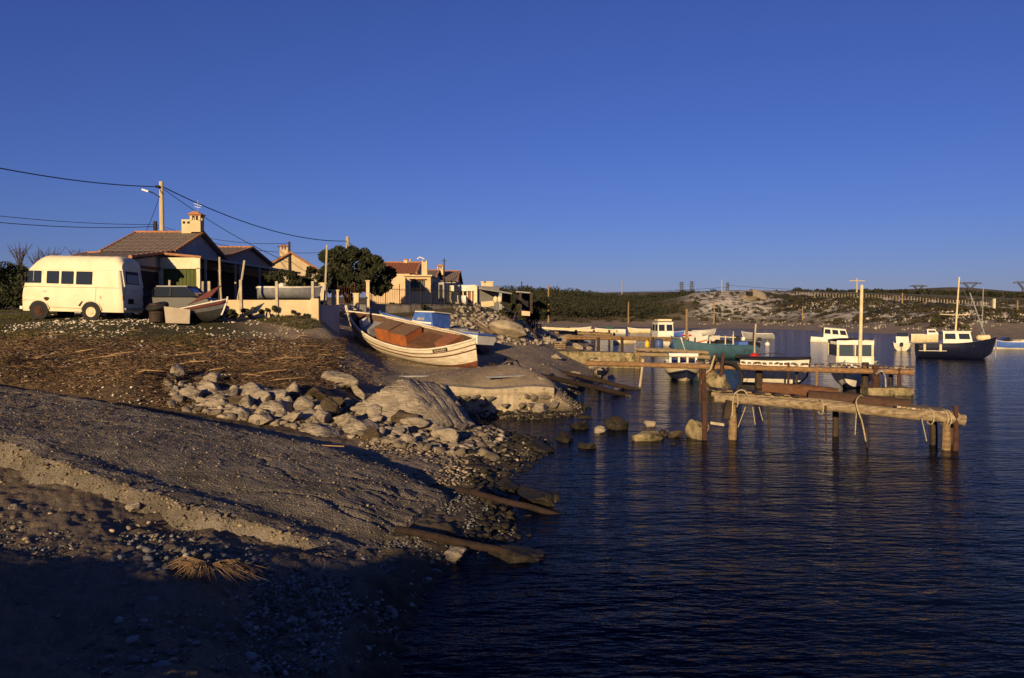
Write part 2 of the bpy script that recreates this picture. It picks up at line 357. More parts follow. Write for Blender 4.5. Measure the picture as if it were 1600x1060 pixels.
straw = band(dpy + wob * .5 - .15 * np.clip(dpx, 0, 600), 532 - .15 * np.clip(dpx, 0, 600), 612, 6) * (1 - sstep(480, 600, dpx + wob2)) * front * (rad > 14)
wet = sstep(0.32, 0.05, g0 + 0.06 * fbm(gx * 2, gy * 2, 3)) * (rad < 60)
shade_darkening = (rad < 15) * 0.7  # near sand colour darkened to deepen the foreground shade
chalk = hillm * np.clip(sstep(0.02, 0.12, fbm(gx * 0.075 - gy * .03, gy * 0.10 + gx * .03, 41, 5) + 0.18 * np.exp(-((dpx - 1160) / 60) ** 2) - 0.03), 0, 1)
chalk = np.maximum(chalk, 0.75 * band(dpx, 1060, 1180, 15) * band(dpy - (495 - (dpx - 1080) * 0.37), -9, 3, 3) * hillm)
far = sstep(150, 190, rad) * (1 - hillm) * sstep(0.9, 1.8, g0)
grdat = np.stack([grass, straw, wet, chalk], -1); grdat2 = np.stack([far, hillm, shade_darkening, np.ones_like(far)], -1)
gm = bpy.data.materials.new('ground'); gm.use_nodes = True
def ground_mat(m):
    n = m.node_tree.nodes; l = m.node_tree.links; b = n['Principled BSDF']; b.inputs['Roughness'].default_value = 0.95; b.inputs['Specular IOR Level'].default_value = 0.15
    geo = n.new('ShaderNodeNewGeometry')
    def noise(s_, d=8, r=0.65):
        q = n.new('ShaderNodeTexNoise'); q.inputs['Scale'].default_value = s_; q.inputs['Detail'].default_value = d; q.inputs['Roughness'].default_value = r
        l.new(geo.outputs['Position'], q.inputs['Vector']); return q.outputs[0]
    def mixc(f, a, c):
        q = n.new('ShaderNodeMix'); q.data_type = 'RGBA'
        for s_, k in ((f, 0), (a, 6), (c, 7)):
            if isinstance(s_, tuple): q.inputs[k].default_value = (*s_, 1)
            elif isinstance(s_, float): q.inputs[k].default_value = s_
            else: l.new(s_, q.inputs[k])
        return q.outputs[2]
    def rng_(v, a, c):
        q = n.new('ShaderNodeMapRange'); q.inputs[1].default_value = a; q.inputs[2].default_value = c; l.new(v, q.inputs[0]); return q.outputs[0]
    def mul(a, c):
        q = n.new('ShaderNodeMath'); q.operation = 'MULTIPLY'; l.new(a, q.inputs[0])
        if isinstance(c, float): q.inputs[1].default_value = c
        else: l.new(c, q.inputs[1])
        return q.outputs[0]
    at1 = n.new('ShaderNodeAttribute'); at1.attribute_name = 'cover'; s1 = n.new('ShaderNodeSeparateColor'); l.new(at1.outputs['Color'], s1.inputs[0])
    at2 = n.new('ShaderNodeAttribute'); at2.attribute_name = 'cover2'; s2 = n.new('ShaderNodeSeparateColor'); l.new(at2.outputs['Color'], s2.inputs[0])
    n1 = noise(0.9); n2 = noise(7); n3 = noise(40, 4)
    col = mixc(rng_(n1, .35, .65), (0.33, 0.26, 0.175), (0.20, 0.15, 0.10))
    col = mixc(rng_(n3, .56, .66), col, (0.46, 0.39, 0.29))
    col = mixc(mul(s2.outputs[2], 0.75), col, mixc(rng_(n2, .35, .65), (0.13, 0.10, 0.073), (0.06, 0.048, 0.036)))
    col = mixc(s1.outputs[0], col, mixc(rng_(n2, .4, .6), (0.055, 0.058, 0.022), (0.095, 0.075, 0.035)))
    col = mixc(s1.outputs[1], col, mixc(rng_(n2, .35, .65), (0.17, 0.115, 0.065), (0.055, 0.038, 0.024)))
    col = mixc(mul(s1.outputs[2], 0.9), col, mixc(rng_(n2, .4, .62), (0.032, 0.026, 0.016), (0.085, 0.065, 0.038)))
    nf = noise(0.05, 9); nf2 = noise(0.45, 9, 0.75)
    col = mixc(s2.outputs[0], col, mixc(rng_(nf, .4, .6), (0.22, 0.165, 0.095), (0.085, 0.085, 0.04)))
    col = mixc(s2.outputs[1], col, mixc(rng_(nf2, .42, .6), (0.028, 0.028, 0.014), (0.075, 0.062, 0.034)))
    ck = n.new('ShaderNodeMath'); ck.operation = 'MULTIPLY'; l.new(at1.outputs['Alpha'], ck.inputs[0]); l.new(rng_(nf2, .42, .52), ck.inputs[1])
    col = mixc(ck.outputs[0], col, (0.58, 0.52, 0.42))
    l.new(col, b.inputs['Base Color'])
    bp = n.new('ShaderNodeBump'); bp.inputs['Strength'].default_value = 1.0; bp.inputs['Distance'].default_value = 0.06
    ad = n.new('ShaderNodeMath'); ad.operation = 'ADD'; l.new(n2, ad.inputs[0]); l.new(mul(n3, 0.5), ad.inputs[1]); l.new(ad.outputs[0], bp.inputs['Height']); l.new(bp.outputs[0], b.inputs['Normal'])
ground_mat(gm)
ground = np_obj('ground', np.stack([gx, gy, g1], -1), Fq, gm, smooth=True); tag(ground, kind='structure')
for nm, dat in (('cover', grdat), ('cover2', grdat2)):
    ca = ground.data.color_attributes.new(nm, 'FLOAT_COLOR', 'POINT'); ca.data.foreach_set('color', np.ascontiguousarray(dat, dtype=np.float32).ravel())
# ------------------------------------------------------------------ water
wm = bpy.data.materials.new('sea_water'); wm.use_nodes = True
n = wm.node_tree.nodes; l = wm.node_tree.links; b = n['Principled BSDF']
b.inputs['Base Color'].default_value = (0.0015, 0.004, 0.013, 1); b.inputs['Roughness'].default_value = 0.07; b.inputs['IOR'].default_value = 1.333
b.inputs['Specular IOR Level'].default_value = 0.035      # reflections set weaker than real water to keep it dark
geo = n.new('ShaderNodeNewGeometry'); hts = []
for s_, st, a in ((2.6, (1.0, 2.6, 1), 0.55), (8.0, (0.8, 2.4, 1), 0.10), (0.5, (1, 2.2, 1), 1.5)):
    mp = n.new('ShaderNodeMapping'); mp.inputs['Scale'].default_value = st; mp.inputs['Rotation'].default_value = (0, 0, R(-14)); l.new(geo.outputs['Position'], mp.inputs[0])
    q = n.new('ShaderNodeTexNoise'); q.inputs['Scale'].default_value = s_; q.inputs['Detail'].default_value = 3; l.new(mp.outputs[0], q.inputs['Vector'])
    k = n.new('ShaderNodeMath'); k.operation = 'MULTIPLY'; k.inputs[1].default_value = a; l.new(q.outputs[0], k.inputs[0]); hts.append(k.outputs[0])
s1 = n.new('ShaderNodeMath'); l.new(hts[0], s1.inputs[0]); l.new(hts[1], s1.inputs[1])
s2 = n.new('ShaderNodeMath'); l.new(s1.outputs[0], s2.inputs[0]); l.new(hts[2], s2.inputs[1])
bp = n.new('ShaderNodeBump'); bp.inputs['Strength'].default_value = 1.0; bp.inputs['Distance'].default_value = 0.075
l.new(s2.outputs[0], bp.inputs['Height']); l.new(bp.outputs[0], b.inputs['Normal'])
mb = MB(); mb.add([(-60, 3.5, 0), (400, -60, 0), (400, 420, 0), (-60, 420, 0)], [(0, 1, 2, 3)])
mb.v = [(-3, -80, 0), (500, -80, 0), (500, 330, 0), (-3, 330, 0)]
water = mb.build('sea_water', wm, fix=False); tag(water, kind='structure')
# ------------------------------------------------------------------ the near concrete slipway
nearE = [W(-250, 590, 2.0), W(-60, 665, 1.62), W(10, 688, 1.48), W(80, 715, 1.36), W(150, 738, 1.24), W(300, 785, .97), W(450, 827, .70), W(520, 845, .56), W(575, 840, .47)]
farE = [W(-250, 570, 2.05), W(-60, 588, 1.85), W(0, 600, 1.74), W(120, 617, 1.60), W(240, 640, 1.42), W(390, 668, 1.13), W(500, 692, .92), W(620, 728, .66), W(705, 757, .46)]
def resample(P, n_):
    P = np.array(P); d = np.concatenate([[0], np.cumsum(np.linalg.norm(np.diff(P[:, :2], axis=0), axis=1))]); t = np.linspace(0, d[-1], n_)
    return np.stack([np.interp(t, d, P[:, k]) for k in range(3)], -1)
NS, NT = 300, 120
a0, b0 = resample(nearE, NS), resample(farE, NS)
T = np.linspace(0, 1, NT)[None, :, None]
S = a0[:, None] * (1 - T) + b0[:, None] * T
sx, sy = S[..., 0], S[..., 1]
edge = np.minimum(np.minimum(T[..., 0], 1 - T[..., 0]) * 12, 1)
S[..., 2] += 0.03 * fbm(sx * 1.1, sy * 1.1, 51, 3) + 0.022 * fbm(sx * 6, sy * 6, 52, 3) + 0.028 * vnoise(sx * 26, sy * 26, 53) - 0.05 * (1 - edge)
S[..., 2] -= 0.10 * np.exp(-((T[..., 0] - 0.16) / 0.10) ** 2) * sstep(0.55, 0.75, np.linspace(0, 1, NS)[:, None])
S[..., 2] -= 0.20 * sstep(.92, 1.0, np.linspace(0, 1, NS))[:, None] * (.8 + .4 * fbm(sx * 3, sy * 3, 55, 2)); S[..., 2] += .0 - .05 * np.exp(-(fbm(sx * .45, sy * .9, 63, 3) / .02) ** 2)
wobx = 0.16 * fbm(sx[:, 0] * 2.5, sy[:, 0] * 2.5, 57, 3); S[:, 0, 1] += wobx; S[:, -1, 1] += 0.14 * fbm(sx[:, -1] * 2, sy[:, -1] * 2, 58, 3)
rows = []
for k, (drop, out) in enumerate(((0.62, 0.24), (0.38, 0.18), (0.20, 0.10), (0.06, 0.03))):
    e = S[:, 0].copy(); e[:, 2] -= drop; e[:, 1] -= out * (1 + .9 * fbm(e[:, 0] * 1.3, e[:, 1] * 1.3, 66, 2)) + 0.10 * fbm(e[:, 0] * 5, e[:, 2] * 6 + k, 60 + k, 3); rows.append(e)
rows += [S[:, j] for j in range(NT)]
for drop, out in ((0.1, 0.03), (0.6, 0.08)):
    e = S[:, -1].copy(); e[:, 2] -= drop; e[:, 1] += out; rows.append(e)
G = np.stack(rows, 1)
endr = G[-1].copy(); endr[:, 2] = np.minimum(endr[:, 2], 0) * 0 + endr[:, 2] - 0.45; endr[:, 0] += 0.12
G = np.concatenate([G, endr[None]], 0)
ni, nj = G.shape[:2]; ii = np.arange(ni * nj).reshape(ni, nj)
Fs = np.stack([ii[:-1, :-1], ii[1:, :-1], ii[1:, 1:], ii[:-1, 1:]], -1).reshape(-1, 4)
SLABM = M('slipway_concrete', (0.235, 0.20, 0.155), (0.10, 0.085, 0.065), 1.7, 0.95, 2.4, 30, coord='Object', spots=((0.40, 0.34, 0.25), 22, 0.62))
slip = np_obj('slipway', G.reshape(-1, 3), Fs, SLABM, smooth=True); tag(slip, kind='structure')
def slab_z(x, y):
    d = np.hypot(S[..., 0] - x, S[..., 1] - y); k = np.unravel_index(np.argmin(d), d.shape); return float(S[k][2]) if d[k] < 0.2 else None
# ------------------------------------------------------------------ old white van
def make_van():
    Vw = M('old_cream_van_paint', (0.76, 0.68, 0.48), (0.66, 0.57, 0.38), 1.2, 0.5, 0.12, 14, spots=((0.26, 0.12, 0.05), 3.1, 0.665))
    x, y, z = A(112, 500, 31.0)
    root = thing('van', 'old cream high-roofed van with rust spots parked on the grass', 'van', (x, y + 0.9, z + 0.02), (0, R(1.2), R(-2)))
    L, Wd = 4.05, 1.76   # rear at +x, the side seen faces -y
    # body: cross sections along x, half profile in (y, z); lower body and roof are lofted separately
    def half(xq):
        t = (xq + L / 2) / L            # 0 front .. 1 rear
        nose = max(0, 1 - t / 0.10); tail = max(0, (t - 0.95) / 0.05)
        hw = Wd / 2 * (1 - 0.10 * nose ** 2 - 0.07 * tail ** 2)
        return hw, nose, tail
    def ring(xq, z0, z1, lean):
        hw, nose, tail = half(xq); pts = []
        for k in range(9):
            q = k / 8; zz = z0 + (z1 - z0) * q
            wv = hw * (1 - 0.05 * max(0, (0.25 - q) / 0.25) ** 2 - lean * max(0, q - 0.45) ** 1.5)
            xx = xq + nose * (0.42 * max(0, q - 0.42) ** 1.1 + 0.03) - tail * 0.20 * max(0, q - 0.3)
            pts.append((xx, -wv, zz))
        return pts + [(p[0], -p[1], p[2]) for p in pts[::-1]]
    xs = [-L / 2, -L / 2 + 0.05, -L / 2 + 0.14, -L / 2 + 0.28, -L / 2 + 0.42, -1.3, -1.0, -0.6, -0.2, 0.2, 0.6, 1.0, 1.3, 1.6, 1.82, 1.94, 2.0, L / 2]
    bx = MB(); rings = [ring(q, 0.30, 1.92, 0.16) for q in xs]; bx.grid(rings, wrap=True)
    bx.f.append(tuple(range(18))); k = len(bx.v) - 18; bx.f.append(tuple(k + j for j in range(18))[::-1])
    body = bx.build('body', Vw, root, smooth=True)
    md = body.modifiers.new('edge', 'EDGE_SPLIT'); md.split_angle = R(40)
    # raised fibreglass roof with pressed ribs
    rf = MB(); rows = []
    for i in range(41):
        q = i / 40; xq = -1.80 + q * 3.72
        e = max(0, 1 - q / 0.20); f = max(0, (q - 0.93) / 0.07)
        hw = 0.775 * (1 - 0.10 * e ** 2 - 0.06 * f ** 2); top = 0.60 * (1 - e ** 2.0 * 0.93) * (1 - 0.35 * f ** 2)
        rib = 0.012 if (i % 4 == 0 and 4 < i < 38) else 0
        row = []
        for j in range(15):
            a = math.pi * j / 14; cy = math.copysign(abs(math.cos(a)) ** 0.42, math.cos(a)); cz = math.sin(a) ** 0.55
            row.append((xq, -cy * (hw + rib), 1.905 + cz * (top + rib)))
        rows.append(row)
    rf.grid(rows); rf.f.append(tuple(range(15))); k = len(rf.v) - 15; rf.f.append(tuple(k + j for j in range(15))[::-1])
    roof = rf.build('roof', Vw, root, smooth=True); md = roof.modifiers.new('edge', 'EDGE_SPLIT'); md.split_angle = R(38)
    MB().bar((-1.72, -0.795, 1.915), (1.90, -0.795, 1.915), 0.03, 0.025).build('gutter', M('rusty_trim', (0.28, 0.16, 0.08), (0.45, 0.36, 0.22), 6, 0.8), root)
    # windows: a rubber frame and a pane slightly proud of the panel
    def yside(zz):
        q = (zz - 0.36) / 1.56; return -Wd / 2 * (1 - 0.16 * max(0, q - 0.45) ** 1.5)
    def sidewin(x0, x1, z0, z1, skew=0):
        def poly(m, off):
            P = [(x0 + m, z0 + m), (x1 - m, z0 + m), (x1 - m, z1 - m), (x0 + m + skew, z1 - m)]; out = []
            for i, p in enumerate(P):      # rounded corners
                a, c = P[i - 1], P[(i + 1) % 4]
                for (s_, t_) in ((a, 0.10), (a, 0.03), (c, 0.03), (c, 0.10)):
                    d = math.hypot(s_[0] - p[0], s_[1] - p[1]); out.append((p[0] + (s_[0] - p[0]) * t_ * 0.7 / max(d, .01), p[1] + (s_[1] - p[1]) * t_ * 0.7 / max(d, .01)))
            return [(px_, yside(pz) + off, pz) for px_, pz in out]
        f = MB().prism(poly(0, -0.012), (0, 0.03, 0)).build('window_frame', BLACK, root)
        MB().prism(poly(0.022, -0.019), (0, 0.02, 0)).build('pane', PANE, f)
        return f
    sidewin(-1.88, -1.20, 1.39, 1.87, 0.15); sidewin(-0.99, -0.50, 1.38, 1.87); sidewin(-0.41, 0.08, 1.37, 1.87); sidewin(0.18, 0.82, 1.36, 1.87)
    MB().bar((-1.50, yside(1.47) - 0.022, 1.47), (-1.50, yside(1.85) - 0.022, 1.85), 0.025, 0.015, up=(0, 1, 0)).build('window_divider', GREY, root)
    # panel seams and the hole in the side
    dk = M('rusty_panel_seam', (0.20, 0.12, 0.06), (0.36, 0.26, 0.14), 9, 0.9)  # rust-brown strips along the panel joints
    for p, q in (((-1.95, 1.25), (1.85, 1.25)), ((-1.15, 0.42), (-1.15, 1.90)), ((-1.98, 0.72), (-1.2, 0.72)), ((-1.05, 0.47), (0.62, 0.42)), ((0.95, 0.6), (0.98, 1.3))):
        MB().bar((p[0], yside(p[1]) - 0.002, p[1]), (q[0], yside(q[1]) - 0.002, q[1]), 0.012, 0.014).build('panel_seam', dk, root)
    hole = MB(); hole.prism([(-0.98 + 0.11 * math.cos(a) * (1 + .3 * math.sin(3 * a)), yside(.9) - 0.009, 0.78 + 0.075 * math.sin(a)) for a in np.linspace(0, 6.28, 12)[:-1]], (0, 0.012, 0))
    hole.build('rust_hole', M('rust_hole_dark', (0.03, 0.018, 0.01), (0.09, 0.035, 0.015), 12, 0.9), root)
    hole2 = MB(); hole2.prism([(p, yside(.6) - 0.009, q) for p, q in ((0.28, 0.55), (0.42, 0.72), (0.47, 0.70), (0.34, 0.50))], (0, 0.012, 0)); hole2.build('rust_hole', MATS['rust_hole_dark'], root)
    # wheels in dark arches
    for wx in (-1.28, 0.80):
        for sy_ in (-1, 1):
            ar = MB(); ar.lathe([(0.37, 0), (0.37, 0.06)], (wx, sy_ * (Wd / 2 + 0.004) - (0.055 if sy_ > 0 else 0.008), 0.33), 24, 'y'); ar.build('wheel_arch', BLACK, root)
            wh = MB(); yc = sy_ * (Wd / 2 - 0.06); wh.lathe([(0.17, -0.08), (0.29, -0.085), (0.325, -0.05), (0.325, 0.05), (0.29, 0.085), (0.17, 0.08)], (wx, yc, 0.30), 26, 'y')
            wo_ = wh.build('wheel', BLACK, root, smooth=False)
            hb = MB(); hb.lathe([(0.20, 0), (0.19, -0.02), (0.12, 0.0), (0.10, -0.025), (0.04, -0.035)] if sy_ < 0 else [(0.20, 0), (0.19, .02), (0.12, 0), (0.10, .025), (0.04, .035)], (wx, yc + sy_ * 0.09, 0.30), 24, 'y'); hb.build('hubcap', CREAM if wx > 0 else RUST, wo_)
    # flared arch lip
    for wx, rr_ in ((-1.28, 0.40), (0.80, 0.40)):
        P = [(wx + rr_ * math.cos(a), -Wd / 2 - 0.012, 0.33 + rr_ * math.sin(a)) for a in np.linspace(0.1, math.pi - 0.1, 15)]
        MB().tube(P, 0.022, 6).build('arch_lip', Vw, root, smooth=True)
    # rear: raised door surround, window, two lower doors, plate, lamps, exhaust
    xr = L / 2
    def rearpoly(y0, y1, z0, z1, inset, x_):
        def lean(zz): return -0.20 * max(0, (zz - 0.36) / 1.56 - 0.3)
        return [(x_ + lean(z0), y0 + inset, z0), (x_ + lean(z0), y1 - inset, z0), (x_ + lean(z1), y1 - inset * 2.2, z1), (x_ + lean(z1), y0 + inset * 2.2, z1)]
    MB().prism(rearpoly(-0.62, 0.62, 1.18, 2.18, 0.0, xr + 0.012), (0.02, 0, 0)).build('tailgate', Vw, root)
    rw = MB().prism(rearpoly(-0.52, 0.52, 1.42, 1.92, 0.02, xr + 0.036), (0.012, 0, 0)).build('rear_window', BLACK, root)
    MB().prism(rearpoly(-0.48, 0.48, 1.45, 1.80, 0.02, xr + 0.05), (0.008, 0, 0)).build('pane', glass('dusty_glass', (0.10, 0.10, 0.10), 0.35), rw)
    for sgn in (-1, 1):
        MB().prism(rearpoly(-0.61 if sgn < 0 else 0.015, -0.015 if sgn < 0 else 0.61, 0.48, 1.15, 0.0, xr + 0.004), (0.02, 0, 0)).build('rear_door', Vw, root)
        MB().tube([(xr - 0.14, sgn * 0.66, 2.20), (xr - 0.10, sgn * 0.70, 1.9), (xr, sgn * 0.71, 1.3)], 0.025, 6).build('tailgate_seal', WHITE, root)
        MB().box((xr - 0.03, sgn * 0.78, 0.86), (0.07, 0.09, 0.17)).build('tail_light', M('tail_light_red', (0.20, 0.02, 0.012), (0.12, 0.02, 0.01), 4, 0.3), root)
    MB().box((xr + 0.035, -0.28, 0.74), (0.015, 0.40, 0.20)).build('number_plate', BLACK, root)
    MB().box((xr + 0.03, 0, 0.44), (0.10, 1.5, 0.08)).build('rear_bumper', GREY, root)
    MB().box((-xr - 0.02, 0, 0.42), (0.12, 1.6, 0.12)).build('front_bumper', WHITE, root)
    MB().lathe([(0.06, 0), (0.06, 0.14), (0.045, 0.14), (0.045, 0.02)], (xr + 0.02, 0.02, 0.30), 12, 'x').build('exhaust', WHITE, root)
    MB().box((-1.06, yside(1.1) - .02, 1.08), (.14, .03, .03)).build('door_handle', STEEL, root); MB().tube([(-1.75, -.88, 1.40), (-1.83, -1.0, 1.46), (-1.83, -1.02, 1.52)], .012, 5).build('mirror_arm', BLACK, root); MB().box((-1.83, -1.03, 1.58), (.05, .13, .18)).build('mirror', BLACK, root)
    for k in range(3): MB().box((.35 + k * .17, yside(1.6) + .012, 1.62), (.12, .012, .40)).build('curtain', GREY, root) if False else None
    MB().box((0, 0, 0.34), (3.7, 1.5, 0.12)).build('underbody', BLACK, root)
    return root
make_van()
# ------------------------------------------------------------------ houses
TILE = M('grey_brown_roof_tiles', (0.24, 0.185, 0.14), (0.15, 0.115, 0.09), 5, 0.95, 0.6, 30, spots=((0.33, 0.25, 0.16), 9, 0.63))
TILER = M('red_roof_tiles', (0.30, 0.105, 0.05), (0.19, 0.075, 0.04), 5, 0.95, 0.6, 30)
TERRA = M('terracotta_edge_tiles', (0.44, 0.20, 0.09), (0.30, 0.15, 0.08), 6, 0.9, 0.4, 30)
RENDER = M('cream_render', (0.62, 0.50, 0.30), (0.50, 0.39, 0.23), 1.4, 0.95, 0.4, 18, spots=((0.34, 0.26, 0.16), 1.8, 0.66))
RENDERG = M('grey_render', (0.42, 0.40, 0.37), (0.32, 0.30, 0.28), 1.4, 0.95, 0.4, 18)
RENDERP = M('pinkish_render', (0.66, 0.49, 0.31), (0.54, 0.39, 0.24), 1.2, 0.95, 0.4, 18)
SHUT = M('dark_interior_void', (0.02, 0.02, 0.022), (0.014, 0.014, 0.016), 4, 0.9)  # near-black painted in for the shade inside openings and under roofs
GREEN = M('green_slatted_boards', (0.10, 0.12, 0.035), (0.05, 0.065, 0.02), 5, 0.9, 0.3, 30, stretch=(10, 10, 0.5))
def corr_roof(mbx, p00, p10, p01, p11, n=24, amp=0.035, m=6):
    """a slope of round tiles: corrugated across, stepped down the slope; p00-p10 is the eave, p01-p11 the ridge"""
    p00, p10, p01, p11 = map(Vector, (p00, p10, p01, p11)); nrm = (p10 - p00).cross(p01 - p00).normalized()
    if nrm.z < 0: nrm = -nrm
    rows = []
    for i in range(m * 2 + 1):
        t = i / (m * 2); row = []
        for j in range(n * 4 + 1):
            s_ = j / (n * 4); p = (p00 * (1 - s_) + p10 * s_) * (1 - t) + (p01 * (1 - s_) + p11 * s_) * t
            row.append(p + nrm * (amp * abs(math.sin(math.pi * s_ * n)) + (0.02 if i % 2 else 0.0)))
        rows.append(row)
    mbx.grid(rows)
    mbx.add([p00 - nrm * .05, p10 - nrm * .05, p11 - nrm * .05, p01 - nrm * .05], [(0, 1, 2, 3)])
def edge_tiles(p, q, r=0.09, n=10):
    mbx = MB(); p, q = Vector(p), Vector(q)
    for i in range(n):
        a, b_ = p.lerp(q, i / n), p.lerp(q, (i + 1.12) / n); mbx.tube([a, b_], [r, r * 0.8], 7)
    return mbx
def chimney(root, c, sx_, sy_, hgt, mat, cap=True, name='chimney'):
    x, y, z = c
    o = MB().box((x, y, z + hgt * 0.3), (sx_, sy_, hgt * 0.6 + 0.02)).build(name, mat, root, world=True)
    mbx = MB()
    for a in (-1, 1):
        for b_ in (-1, 1): mbx.box((x + a * (sx_ / 2 - 0.06), y + b_ * (sy_ / 2 - 0.06), z + hgt * 0.72), (0.12, 0.12, hgt * 0.26))
    mbx.box((x, y, z + hgt * 0.72), (sx_ * .1, sy_ * .9, hgt * .25))
    c1 = mbx.build('chimney_pillars', mat, o); c1.location = -Vector(root.location)
    mbx = MB(); mbx.box((x, y, z + hgt * 0.88), (sx_ * 1.15, sy_ * 1.15, 0.06)); rows = []
    for i in range(3):
        mbx.prism([(x - sx_ * .72, y - sy_ * .72 + i * sy_ * .5, z + hgt * .91), (x + sx_ * .72, y - sy_ * .72 + i * sy_ * .5, z + hgt * .91), (x, y - sy_ * .72 + i * sy_ * .5, z + hgt * 1.1)], (0, sy_ * .44, 0))
    c2 = mbx.build('chimney_cap', TERRA, o); c2.location = -Vector(root.location)
    return o
def gable_house(root, X0, X1, Y0, Y1, zb, ze, zr, wall, tile, n=20, over=0.25, axis='x'):
    """ridge along x (or y): walls with gables and two tiled slopes"""
    if axis == 'x':
        ym = (Y0 + Y1) / 2
        MB().prism([(X1, Y0, zb), (X1, Y1, zb), (X1, Y1, ze), (X1, ym, zr), (X1, Y0, ze)], (X0 - X1, 0, 0)).build('wall', wall, root, world=True)
        k = (zr - ze) / (ym - Y0)
        rf = MB(); corr_roof(rf, (X0 - over, Y0 - over, ze - k * over + .06), (X1 + over, Y0 - over, ze - k * over + .06), (X0 - over, ym, zr + .06), (X1 + over, ym, zr + .06), n)
        corr_roof(rf, (X1 + over, Y1 + over, ze - k * over + .06), (X0 - over, Y1 + over, ze - k * over + .06), (X1 + over, ym, zr + .06), (X0 - over, ym, zr + .06), n)
        ro = rf.build('roof', tile, root, world=True, fix=False)
        for p, q in (((X0 - over, ym, zr + .10), (X1 + over, ym, zr + .10)), ((X1 + over, Y0 - over, ze - k * over + .08), (X1 + over, ym, zr + .08)), ((X1 + over, Y1 + over, ze - k * over + .08), (X1 + over, ym, zr + .08)), ((X0 - over, Y0 - over, ze - k * over + .08), (X0 - over, ym, zr + .08))):
            e = edge_tiles(p, q, 0.08, 12).build('edge_tiles', TERRA, ro); e.location = -Vector(root.location)
        return ro
    xm = (X0 + X1) / 2
    MB().prism([(X0, Y0, zb), (X1, Y0, zb), (X1, Y0, ze), (xm, Y0, zr), (X0, Y0, ze)], (0, Y1 - Y0, 0)).build('wall', wall, root, world=True)
    k = (zr - ze) / (xm - X0); rf = MB()
    corr_roof(rf, (X0 - over, Y0 - over, ze - k * over + .06), (X0 - over, Y1 + over, ze - k * over + .06), (xm, Y0 - over, zr + .06), (xm, Y1 + over, zr + .06), n)
    corr_roof(rf, (X1 + over, Y0 - over, ze - k * over + .06), (X1 + over, Y1 + over, ze - k * over + .06), (xm, Y0 - over, zr + .06), (xm, Y1 + over, zr + .06), n)
    ro = rf.build('roof', tile, root, world=True, fix=False)
    for p, q in (((xm, Y0 - over, zr + .1), (xm, Y1 + over, zr + .1)), ((X0 - over, Y0 - over, ze - k * over + .08), (xm, Y0 - over, zr + .08)), ((X1 + over, Y0 - over, ze - k * over + .08), (xm, Y0 - over, zr + .08))):
        e = edge_tiles(p, q, 0.08, 12).build('edge_tiles', TERRA, ro); e.location = -Vector(root.location)
    return ro
GB = 3.1
# house beside the van: gable to the right, lean-to in front, veranda along its right side
h1 = thing('house', 'low house with grey-brown tiled roof and twin chimney behind the van', 'house', (-18, 42, GB))
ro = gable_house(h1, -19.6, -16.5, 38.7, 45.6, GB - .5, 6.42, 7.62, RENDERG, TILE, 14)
MB().prism([(-16.5, 34.4, GB - .4), (-16.5, 38.69, GB - .4), (-16.5, 38.69, 6.30), (-16.5, 34.4, 5.75)], (-3.1, 0, 0)).build('lean_to', RENDERG, h1, world=True)
rf = MB(); corr_roof(rf, (-19.8, 34.15, 5.80), (-16.35, 34.15, 5.80), (-19.8, 38.5, 6.36), (-16.35, 38.5, 6.36), 14); rf.build('lean_to_roof', TILE, h1, world=True, fix=False)
edge_tiles((-16.3, 34.1, 5.86), (-16.3, 38.5, 6.42), 0.09, 9).build('edge_tiles', TERRA, h1, world=True)
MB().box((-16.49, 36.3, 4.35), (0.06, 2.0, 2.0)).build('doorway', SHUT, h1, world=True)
MB().box((-16.45, 36.2, 5.52), (0.16, 2.6, 0.10)).build('shutter_box', BRWN, h1, world=True)
MB().lathe([(0.02, -.08), (0.1, 0), (0.07, .08)], (-16.38, 34.7, 5.55), 10).build('outdoor_lamp', WHITE, h1, world=True)
chimney(h1, A(308, 363, 42) , 0.55, 0.5, 0.98, RENDER)
cx, cy, cz = A(294, 363, 42); cb = MB(); cb.box((cx, cy, cz + .28), (.5, .45, .72)); cbo = cb.build('chimney_block', RENDER, h1, world=True)
for dx in (-.12, .12): q = MB().box((cx + dx, cy - .225, cz + .48), (.13, .03, .12)).build('chimney_opening', SHUT, cbo); q.location = -Vector(h1.location)
q = MB().tube([A(309, 336, 42), A(309, 312, 42)], 0.02, 5); q.bar(A(303, 318, 42), A(315, 322, 42), .02); q.bar(A(304, 323, 42), A(313, 325, 42), .02); q.build('aerial', STEEL, h1, world=True)
# veranda
ver = thing('veranda', 'long flat veranda roof on thin posts with cream end panel', 'veranda', (-15.5, 45, GB))
MB().prism([(-16.45, 37.3, 6.18), (-14.5, 37.3, 6.0), (-14.5, 37.3, 6.12), (-16.45, 37.3, 6.30)], (0, 17.5, 0.12)).build('roof', GREY, ver, world=True)
MB().box((-15.45, 37.22, 5.78), (1.85, 0.08, 0.52)).build('fascia_board', CREAM, ver, world=True)
edge_tiles((-16.4, 37.2, 6.24), (-14.5, 37.2, 6.06), 0.07, 8).build('edge_tiles', TERRA, ver, world=True)
for i in range(9): MB().box((-16.17 + i * 0.175, 37.3, 4.3), (0.16, 0.03 + 0.012 * (i % 2), 2.5)).build('slat', GREEN, ver, world=True)
for px_ in (-16.38, -14.62): MB().box((px_, 37.25, 4.3), (0.16, 0.14, 2.52)).build('post', CREAM, ver, world=True)
for yy in (37.9, 39.6, 42.0, 42.7, 46, 50.5, 54.5): MB().box((-14.55, yy, 4.5), (0.09, 0.09, 3.1)).build('post', POST, ver, world=True)
MB().box((-16.46, 46, 4.2), (0.05, 17, 3.2)).build('dark_shade_sheet', SHUT, ver, world=True)  # near-black sheet stands in for the shade under the veranda
